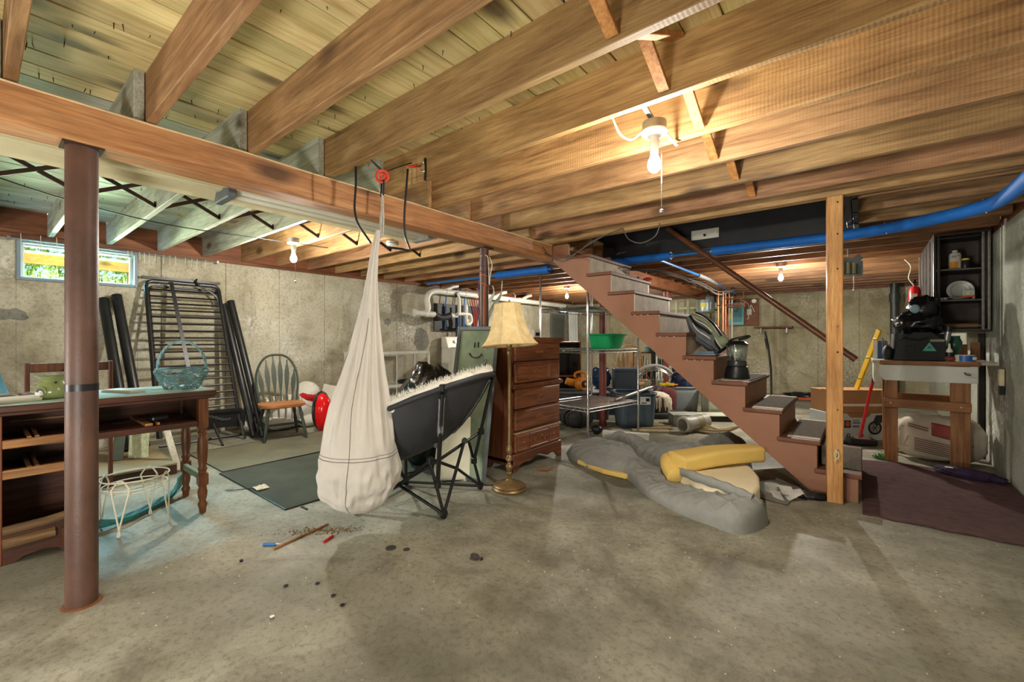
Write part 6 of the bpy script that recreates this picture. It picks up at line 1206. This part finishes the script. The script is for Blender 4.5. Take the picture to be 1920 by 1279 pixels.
# sack
sk = thing('paper_sack', 'large worn white paper sack with faded red print under the workbench', 'sack', (.53, 5.40, 0)); m_sack = M('sack_paper', (196, 186, 168), .85, 0, .14, 5, .003, 40)
def sfn(p): q = 1.0/(abs(p.x)**3.4+abs(p.y)**2.4+abs(p.z)**3.0)**.34; return q*.97*(1+.06*noise.noise(p*2.6)-.05*abs(noise.noise(p*5))+.03*noise.noise(p*9))
o = B().ball((.0, 0, .205), (.30, .15, .205), 50, 30, sfn).go('sack_body', m_sack, sk, ang=3)
b = B(); m_fp = M('faded_print', (132, 100, 88), .85)
def sface(x, z):
    k = max(0.0, 1-(abs(x)/.29)**3.4-(abs((z-.205))/.2)**3.0); return Vector((x, -.15*(k**(1/2.4))*.985-.006, z))
m_redp = M('faded_red', (150, 72, 64), .8, 0, .2)
B().grid(lambda u, v: sface(-.06+.19*u, .245+.11*v-.03*u), 8, 6).go('red_print', m_redp, sk, solid=.001)
for z in (.205, .187, .169, .151, .133, .115, .097): B().grid(lambda u, v: sface(-.17+.34*u, z+.009*v-.10*u*.55), 10, 2).go('print_line', m_fp, sk)
for z in (.325, .305): B().grid(lambda u, v: sface(-.21+.13*u, z+.012*v-.03*u), 6, 2).go('print_line', m_fp, sk)
B().tube([sface(-.25, .30), sface(.0, .235), sface(.2, .18)], .0025, 4).tube([sface(-.21, .22), sface(-.24, .13), sface(.1, .04)], .0025, 4).go('crease', m_fp, sk)
# corner cabinet
ccb = thing('wall_cabinet', 'black open corner cabinet with shelves hung on the right wall', 'cabinet', (.69, 5.9, 1.17)); m_cb = M('black_cabinet_paint', (38, 32, 31), .42, 0, .3, 8, .0008, 40); m_cbi = M('cabinet_inside', (84, 68, 62), .6, 0, .2, 5)
x0, x1, y0, y1, H = -.19, .165, -.45, .75, .86
B().box(x0, y1-.02, 0, x1, y1, H).go('back_panel', m_cb, ccb); B().box(x0+.02, y0+.42, .03, x1, y0+.44, H-.02).go('inner_back', m_cbi, ccb)
B().box(x1-.012, y0+.02, 0, x1, y1-.02, H).go('side_panel', m_cbi, ccb)
B().box(x0, y0, H-.025, x1, y1-.02, H).go('top', m_cb, ccb, bevel=.004); B().box(x0, y0-.01, -.02, x1, y1-.02, .012).go('bottom', m_cb, ccb, bevel=.006)
nb_ = 7
for k in range(nb_): ya = y0+.05+(y1-y0-.07)*k/nb_; yb = ya+(y1-y0-.07)/nb_-.006; B().box(x0, ya, .012, x0+.012, yb, H-.026).go('beadboard_slat', m_cb, ccb, bevel=.004)
for k in range(nb_): ya = y0+.05+(y1-y0-.07)*(k+1)/nb_; B().tube([(x0-.003, ya, .0), (x0-.003, ya, H-.03)], .006, 6).go('bead', M('worn_bead', (112, 108, 102), .45, 0, .3, 30), ccb) if k % 2 == 0 else None
for zz in (.27, .545):
    pl = [(x0+.012, y0+.42), (x1-.012, y0+.42), (x1-.012, y0+.06)]+[(x1-.06-(x1-x0-.075)*math.sin(R(q)), y0+.06-.05*math.sin(R(q*2))) for q in (0, 25, 50, 75, 90)]
    sf = B().prism(pl, (0, 0, zz-.018), (1, 0, 0), (0, 1, 0), .018).go('shelf', m_cb, ccb, bevel=.004); B().tube([(a, b_-.001, zz-.009) for a, b_ in pl[2:]], .007, 6).go('worn_edge', bpy.data.materials['worn_bead'], sf)
for x in (x0+.0, x0+.026, x1-.055, x1-.02): B().tube([(x+.009, y0-.004, .0), (x+.009, y0-.004, H)], .011, 8).go('pilaster', bpy.data.materials['worn_bead'] if x > 0 else m_cb, ccb)
B().tube([(x0, y0-.01, H-.01), (x1, y0-.01, H-.01)], .014, 8).tube([(x0+.02, y0-.004, H-.045), (x1, y0-.004, H-.045)], .008, 8).go('cornice', m_cb, ccb)
bx = thing('white_bottle', 'white bottle with orange label on the top cabinet shelf', 'bottle', (.655, 5.60, 1.716)); B().lathe([(0, 0), (.040, 0), (.042, .01), (.042, .135), (.034, .15), (.018, .155), (.018, .175), (0, .176)], 22).go('body', m_white, bx); b = B(); b.lathe([(.0424, .012), (.0424, .07)], 22, caps=False); keep = [i for i in range(22) if 13 <= i <= 17]; b.f = [b.f[i] for i in keep]; b.mi = [0]*len(keep); b.sm = [True]*len(keep); b.go('orange_label', M('orange_label', (226, 150, 30), .5), bx)
text('IX', .032, (.645, 5.5565, 1.83), (1, .12, 0), (0, 0, 1), m_black, bx); text('ID', .014, (.673, 5.559, 1.838), (1, .4, 0), (0, 0, 1), m_black, bx)
t = thing('yellow_lid_jar', 'small dark jar with a yellow lid beside the white bottle', 'jar', (.722, 5.60, 1.716)); B().lathe([(0, 0), (.026, 0), (.028, .01), (.028, .07), (.022, .08), (0, .08)], 18).go('body', M('dark_jar', (42, 36, 44), .3), t); B().lathe([(.027, .08), (.027, .095), (0, .096)], 18).go('lid', M('jar_yellow', (226, 196, 40), .4), t)
pt = thing('white_plate', 'white plate standing on edge on the lower cabinet shelf', 'plate', (.70, 5.70, 1.441)); B().lathe([(0, 0), (.05, 0), (.06, .006), (.09, .014), (.092, .012), (.062, .002), (0, -.004)], 30, (0, 0, .092), ax=(0, -1, .22)).go('dish', m_porc, pt); B().lathe([(.064, .013), (.066, .0135), (.066, .016), (.064, .016)], 30, (0, 0, .092), ax=(0, -1, .22), caps=False).go('ring', m_steel, pt)
t = thing('small_carton', 'small pale box with red stripe in front of the plate', 'box', (.735, 5.58, 1.441)); B().box(-.04, -.02, 0, .04, .02, .085).go('carton', M('pale_carton', (170, 184, 176), .5), t, bevel=.002); B().box(-.041, -.0215, .018, .041, -.0205, .036).go('red_stripe', m_red, t); B().prism([(-.01, 0), (.01, 0), (.012, .02), (-.006, .022)], (-.005, -.0205, .045), (1, 0, 0), (0, 0, 1), .001).go('yellow_mark', M('mark_yellow', (220, 210, 90), .5), t)
t = thing('glass_tray', 'shallow silver tray on the lower cabinet shelf in front of the plate', 'tray', (.675, 5.53, 1.441)); B().lathe([(0, 0), (.07, 0), (.082, .016), (.078, .016), (.066, .004), (0, .004)], 26, sy=.35).go('tray', m_chrome, t)
for i, (x, lab) in enumerate(((.545, 'left'), (.598, 'right'))): t = thing('white_soap_box', lab+' one of two small white boxes on the lower cabinet shelf', 'box', (x, 5.55, 1.441), 10*i); B().box(-.025, -.016, 0, .025, .016, .022).go('carton', m_white, t, bevel=.002); B().box(-.012, -.0167, .005, .012, -.0155, .017).go('print', m_steel, t)
t = thing('rolling_pin', 'brown wooden rolling pin on the bottom of the black cabinet', 'rolling pin', (.68, 5.50, 1.205)); m_rp = wood('rolled_wood', (84, 62, 38), (122, 94, 60), (144, 116, 80), 0, knots=0); B().lathe([(.021, -.105), (.021, .105)], 16, ax=(1, 0, 0)).go('roller', m_rp, t); B().lathe([(.009, -.15), (.014, -.14), (.010, -.106)], 12, ax=(1, 0, 0)).lathe([(.010, .106), (.014, .13), (.009, .14)], 12, ax=(1, 0, 0)).go('handle', m_rp, t)
fe = thing('fire_extinguisher', 'red fire extinguisher hung on the side of the black cabinet', 'extinguisher', (.445, 6.46, 1.42)); B().lathe([(0, 0), (.045, .0), (.05, .01), (.05, .20), (.035, .235), (.014, .245), (.014, .26)], 20).go('cylinder', m_rh, fe); B().box(-.012, -.05, .255, .012, .03, .275).beam((0, 0, .275), (0, -.06, .31), .016, .008).go('valve_lever', m_black, fe); B().box(-.028, -.0535, .09, .018, -.046, .16).go('white_label', m_white, fe); B().tube(spl([(-.01, -.02, .26), (-.05, -.02, .34), (-.03, 0, .46), (-.08, .02, .55)]), .006, 6).go('white_hose', m_pvc, fe)
t = thing('cream_block', 'small cream wooden block fixed on the right wall beside the workbench', 'block', (.862, 5.06, .72)); B().box(-.03, -.03, 0, .0, .03, .13).go('block', M('cream_block', (206, 194, 160), .7), t, bevel=.003); B().box(-.025, -.025, -.07, .0, .025, -.002).go('dark_base', m_black, t)
t = thing('sheathed_boards', 'tall narrow dark board standing against the right wall behind the bench', 'board', (.845, 5.78, 0)); B().box(-.02, -.03, 0, .02, .03, 1.14).go('board', m_blackp, t, bevel=.003)

# ================================================================== RUG, CLOTH, FLOOR LITTER
rug = thing('rug', 'dark maroon-brown carpet on the floor at the stair foot', 'rug', (.43, 4.2, .001)); m_rug = M('maroon_pile', (84, 55, 55), .97, 0, .35, 18, .004, 260)
pl = [(-.43, -.75)]+[(-.43+.86*i/12, -.75+.012*math.sin(i*2.1)) for i in range(1, 12)]+[(.43, -.74), (.43, .72), (.20, .80), (-.10, .86), (-.33, .82), (-.43, .78)]
B().prism(pl, (0, 0, 0), (1, 0, 0), (0, 1, 0), .009).go('pile', m_rug, rug, bevel=.003)
pc_ = thing('purple_cloth', 'crumpled dark purple cloth with white tag on the maroon carpet', 'cloth', (.64, 4.84, .0105)); B().ball((0, 0, .028), (.19, .07, .042), 40, 18, lambda p: 1+.28*noise.noise(p*2.5)+.12*noise.noise(p*7)).go('cloth_body', M('dark_purple', (48, 30, 60), .9, 0, .3, 12), pc_, ang=3).rotation_euler = (0, 0, R(-18)); B().box(-.13, -.02, .062, -.085, .01, .066).go('white_tag', m_white, pc_)
t = thing('pine_sprig', 'small bright green pine sprig on the floor beside the workbench leg', 'sprig', (.13, 5.14, 0)); b = B(); rnd = random.Random(2)
for i in range(60): p = Vector((rnd.uniform(-.03, .03), rnd.uniform(-.02, .02), .012)); b.tube([p, p+Vector((rnd.uniform(-.05, .05), rnd.uniform(-.04, .04), rnd.uniform(.0, .05)))], .0022, 3)
stuff(b.go('needles', M('pine_green', (42, 140, 50), .6), t)); B().tube([(-.05, 0, .006), (.05, .01, .006)], .004, 5).go('twig', m_desk, t)
m_dirt = M('dry_dirt', (116, 88, 50), .95, 0, .4, 40)
b = B(); rnd = random.Random(6)
for i in range(420):
    x = rnd.gauss(-2.38, .075); y = rnd.gauss(1.22, .035)+(x+2.4)*.9; r_ = rnd.uniform(.0012, .0036)*(1 if i % 9 else 1.8); b.obox((x, y, r_*.3), (r_*2, r_*1.3, r_*.6), (0, 0, rnd.uniform(0, 180)))
tag(stuff(b.go('sawdust', m_dirt)), 'scattered brown sawdust and dirt on the floor before the hanging pod', 'dirt')
b = B()
for i in range(520):
    x = rnd.uniform(-3.2, .6); y = rnd.uniform(.35, 3.4); r_ = rnd.uniform(.001, .0028); b.obox((x, y, r_*.4), (r_*2.4, r_*1.5, r_*.8), (0, 0, rnd.uniform(0, 180)))
tag(stuff(b.go('floor_specks', M('pale_specks', (206, 200, 184), .9))), 'tiny pale paint flecks scattered over the concrete floor', 'debris')
def stick(nm, label, cat, p, q, r, mt, tip=None):
    t = thing(nm, label, cat, (p[0], p[1], 0)); d = Vector(q)-Vector(p); B().tube([(0, 0, r), (d.x, d.y, r)], r, 8).go('shaft', mt, t)
    if tip: e = d.normalized()*.03; B().tube([(d.x, d.y, r), (d.x+e.x, d.y+e.y, r*.8)], [r*.6, r*.25], 6).go('tip', tip, t)
    return t
stick('wood_stick', 'thin brown splintered stick on the dirt patch', 'stick', (-2.36, .97), (-2.43, 1.30), .006, m_2x4)
stick('screwdriver', 'small screwdriver with blue handle at the edge of the dirt patch', 'screwdriver', (-2.45, .955), (-2.40, .995), .008, M('tool_blue', (36, 110, 176), .4), m_steel)
stick('red_marker', 'small red and white marker lying on the dirt patch', 'marker', (-2.23, 1.17), (-2.26, 1.235), .007, m_rh, m_white)
t = thing('black_clip', 'short black bar lying at the corner of the dark mat', 'bar', (-2.78, 1.33, 0)); B().box(-.03, -.005, 0, .03, .005, .008).box(-.035, -.009, 0, -.028, .009, .008).go('bar', m_black, t)
for i, (x, y, r_, lab) in enumerate(((-1.906, 1.36, .028, 'larger black flat disc on the floor before the saucer chair'), (-1.83, 1.40, .017, 'smaller black flat disc beside the larger one on the floor'))): t = thing('black_disc', lab, 'disc', (x, y, 0)); B().lathe([(0, 0), (r_, 0), (r_*.95, .003), (0, .004)], 18).go('disc', M('floor_black', (62, 62, 54), .8), t)
t = thing('dark_lump', 'small dark crumpled lump of dirt on the middle of the floor', 'lump', (-1.49, 1.555, 0)); B().ball((0, 0, .012), (.028, .018, .014), 14, 9, lambda p: 1+.4*noise.noise(p*4)).go('lump_body', M('lump_dark', (62, 54, 50), .9), t); B().ball((.035, .01, .008), .008, 8, 6).go('crumb', m_black, t)
for i, (x, y, r_, w_) in enumerate(((-1.882, .957, .008, 'upper'), (-1.739, .953, .008, 'middle'), (-1.648, .942, .008, 'lower'), (-1.97, .86, .008, 'leftmost'))):
    t = thing('rubber_ring', w_+' small black rubber ring on the bare floor', 'ring', (x, y, 0)); B().tube(arc((0, 0, .003), r_, 0, 360, 16, (1, 0, 0), (0, 1, 0))[:-1], .0022, 5, closed=True).go('ring', m_black, t)
for i, (x, y, lab) in enumerate(((-1.785, .727, 'small metal nut on the floor nearest the camera'), (-2.36, .82, 'small black screw on the floor below the dirt patch'))): t = thing('metal_nut', lab, 'nut', (x, y, 0)); B().lathe([(.003, 0), (.008, 0), (.008, .009), (.003, .009), (.003, 0)], 8, caps=False).go('nut', m_steel if i == 0 else m_black, t)
t = thing('crumpled_paper', 'crumpled white and brown scrap at the corner of the mats', 'paper', (-3.38, 1.30, .008)); B().grid(lambda u, v: (-.05+.10*u, -.04+.08*v, .006+.02*abs(noise.noise(Vector((u*4, v*4, 1))))), 9, 9).go('scrap', M('scrap_white', (214, 200, 172), .8, 0, .25, 20), t, solid=.002); B().tube(spl([(-.03, -.03, .006), (-.10, -.12, .0), (-.16, -.17, -.002)]), .003, 5).go('wire', m_black, t)
t = thing('torn_cardboard', 'torn cardboard scrap on the floor before the dresser', 'scrap', (-2.06, 2.98, 0), 20); B().prism([(-.06, -.05), (.05, -.04), (.07, .05), (.02, .03), (-.05, .06)], (0, 0, .006), (1, 0, .1), (0, 1, 0), .003).go('scrap', m_card, t)
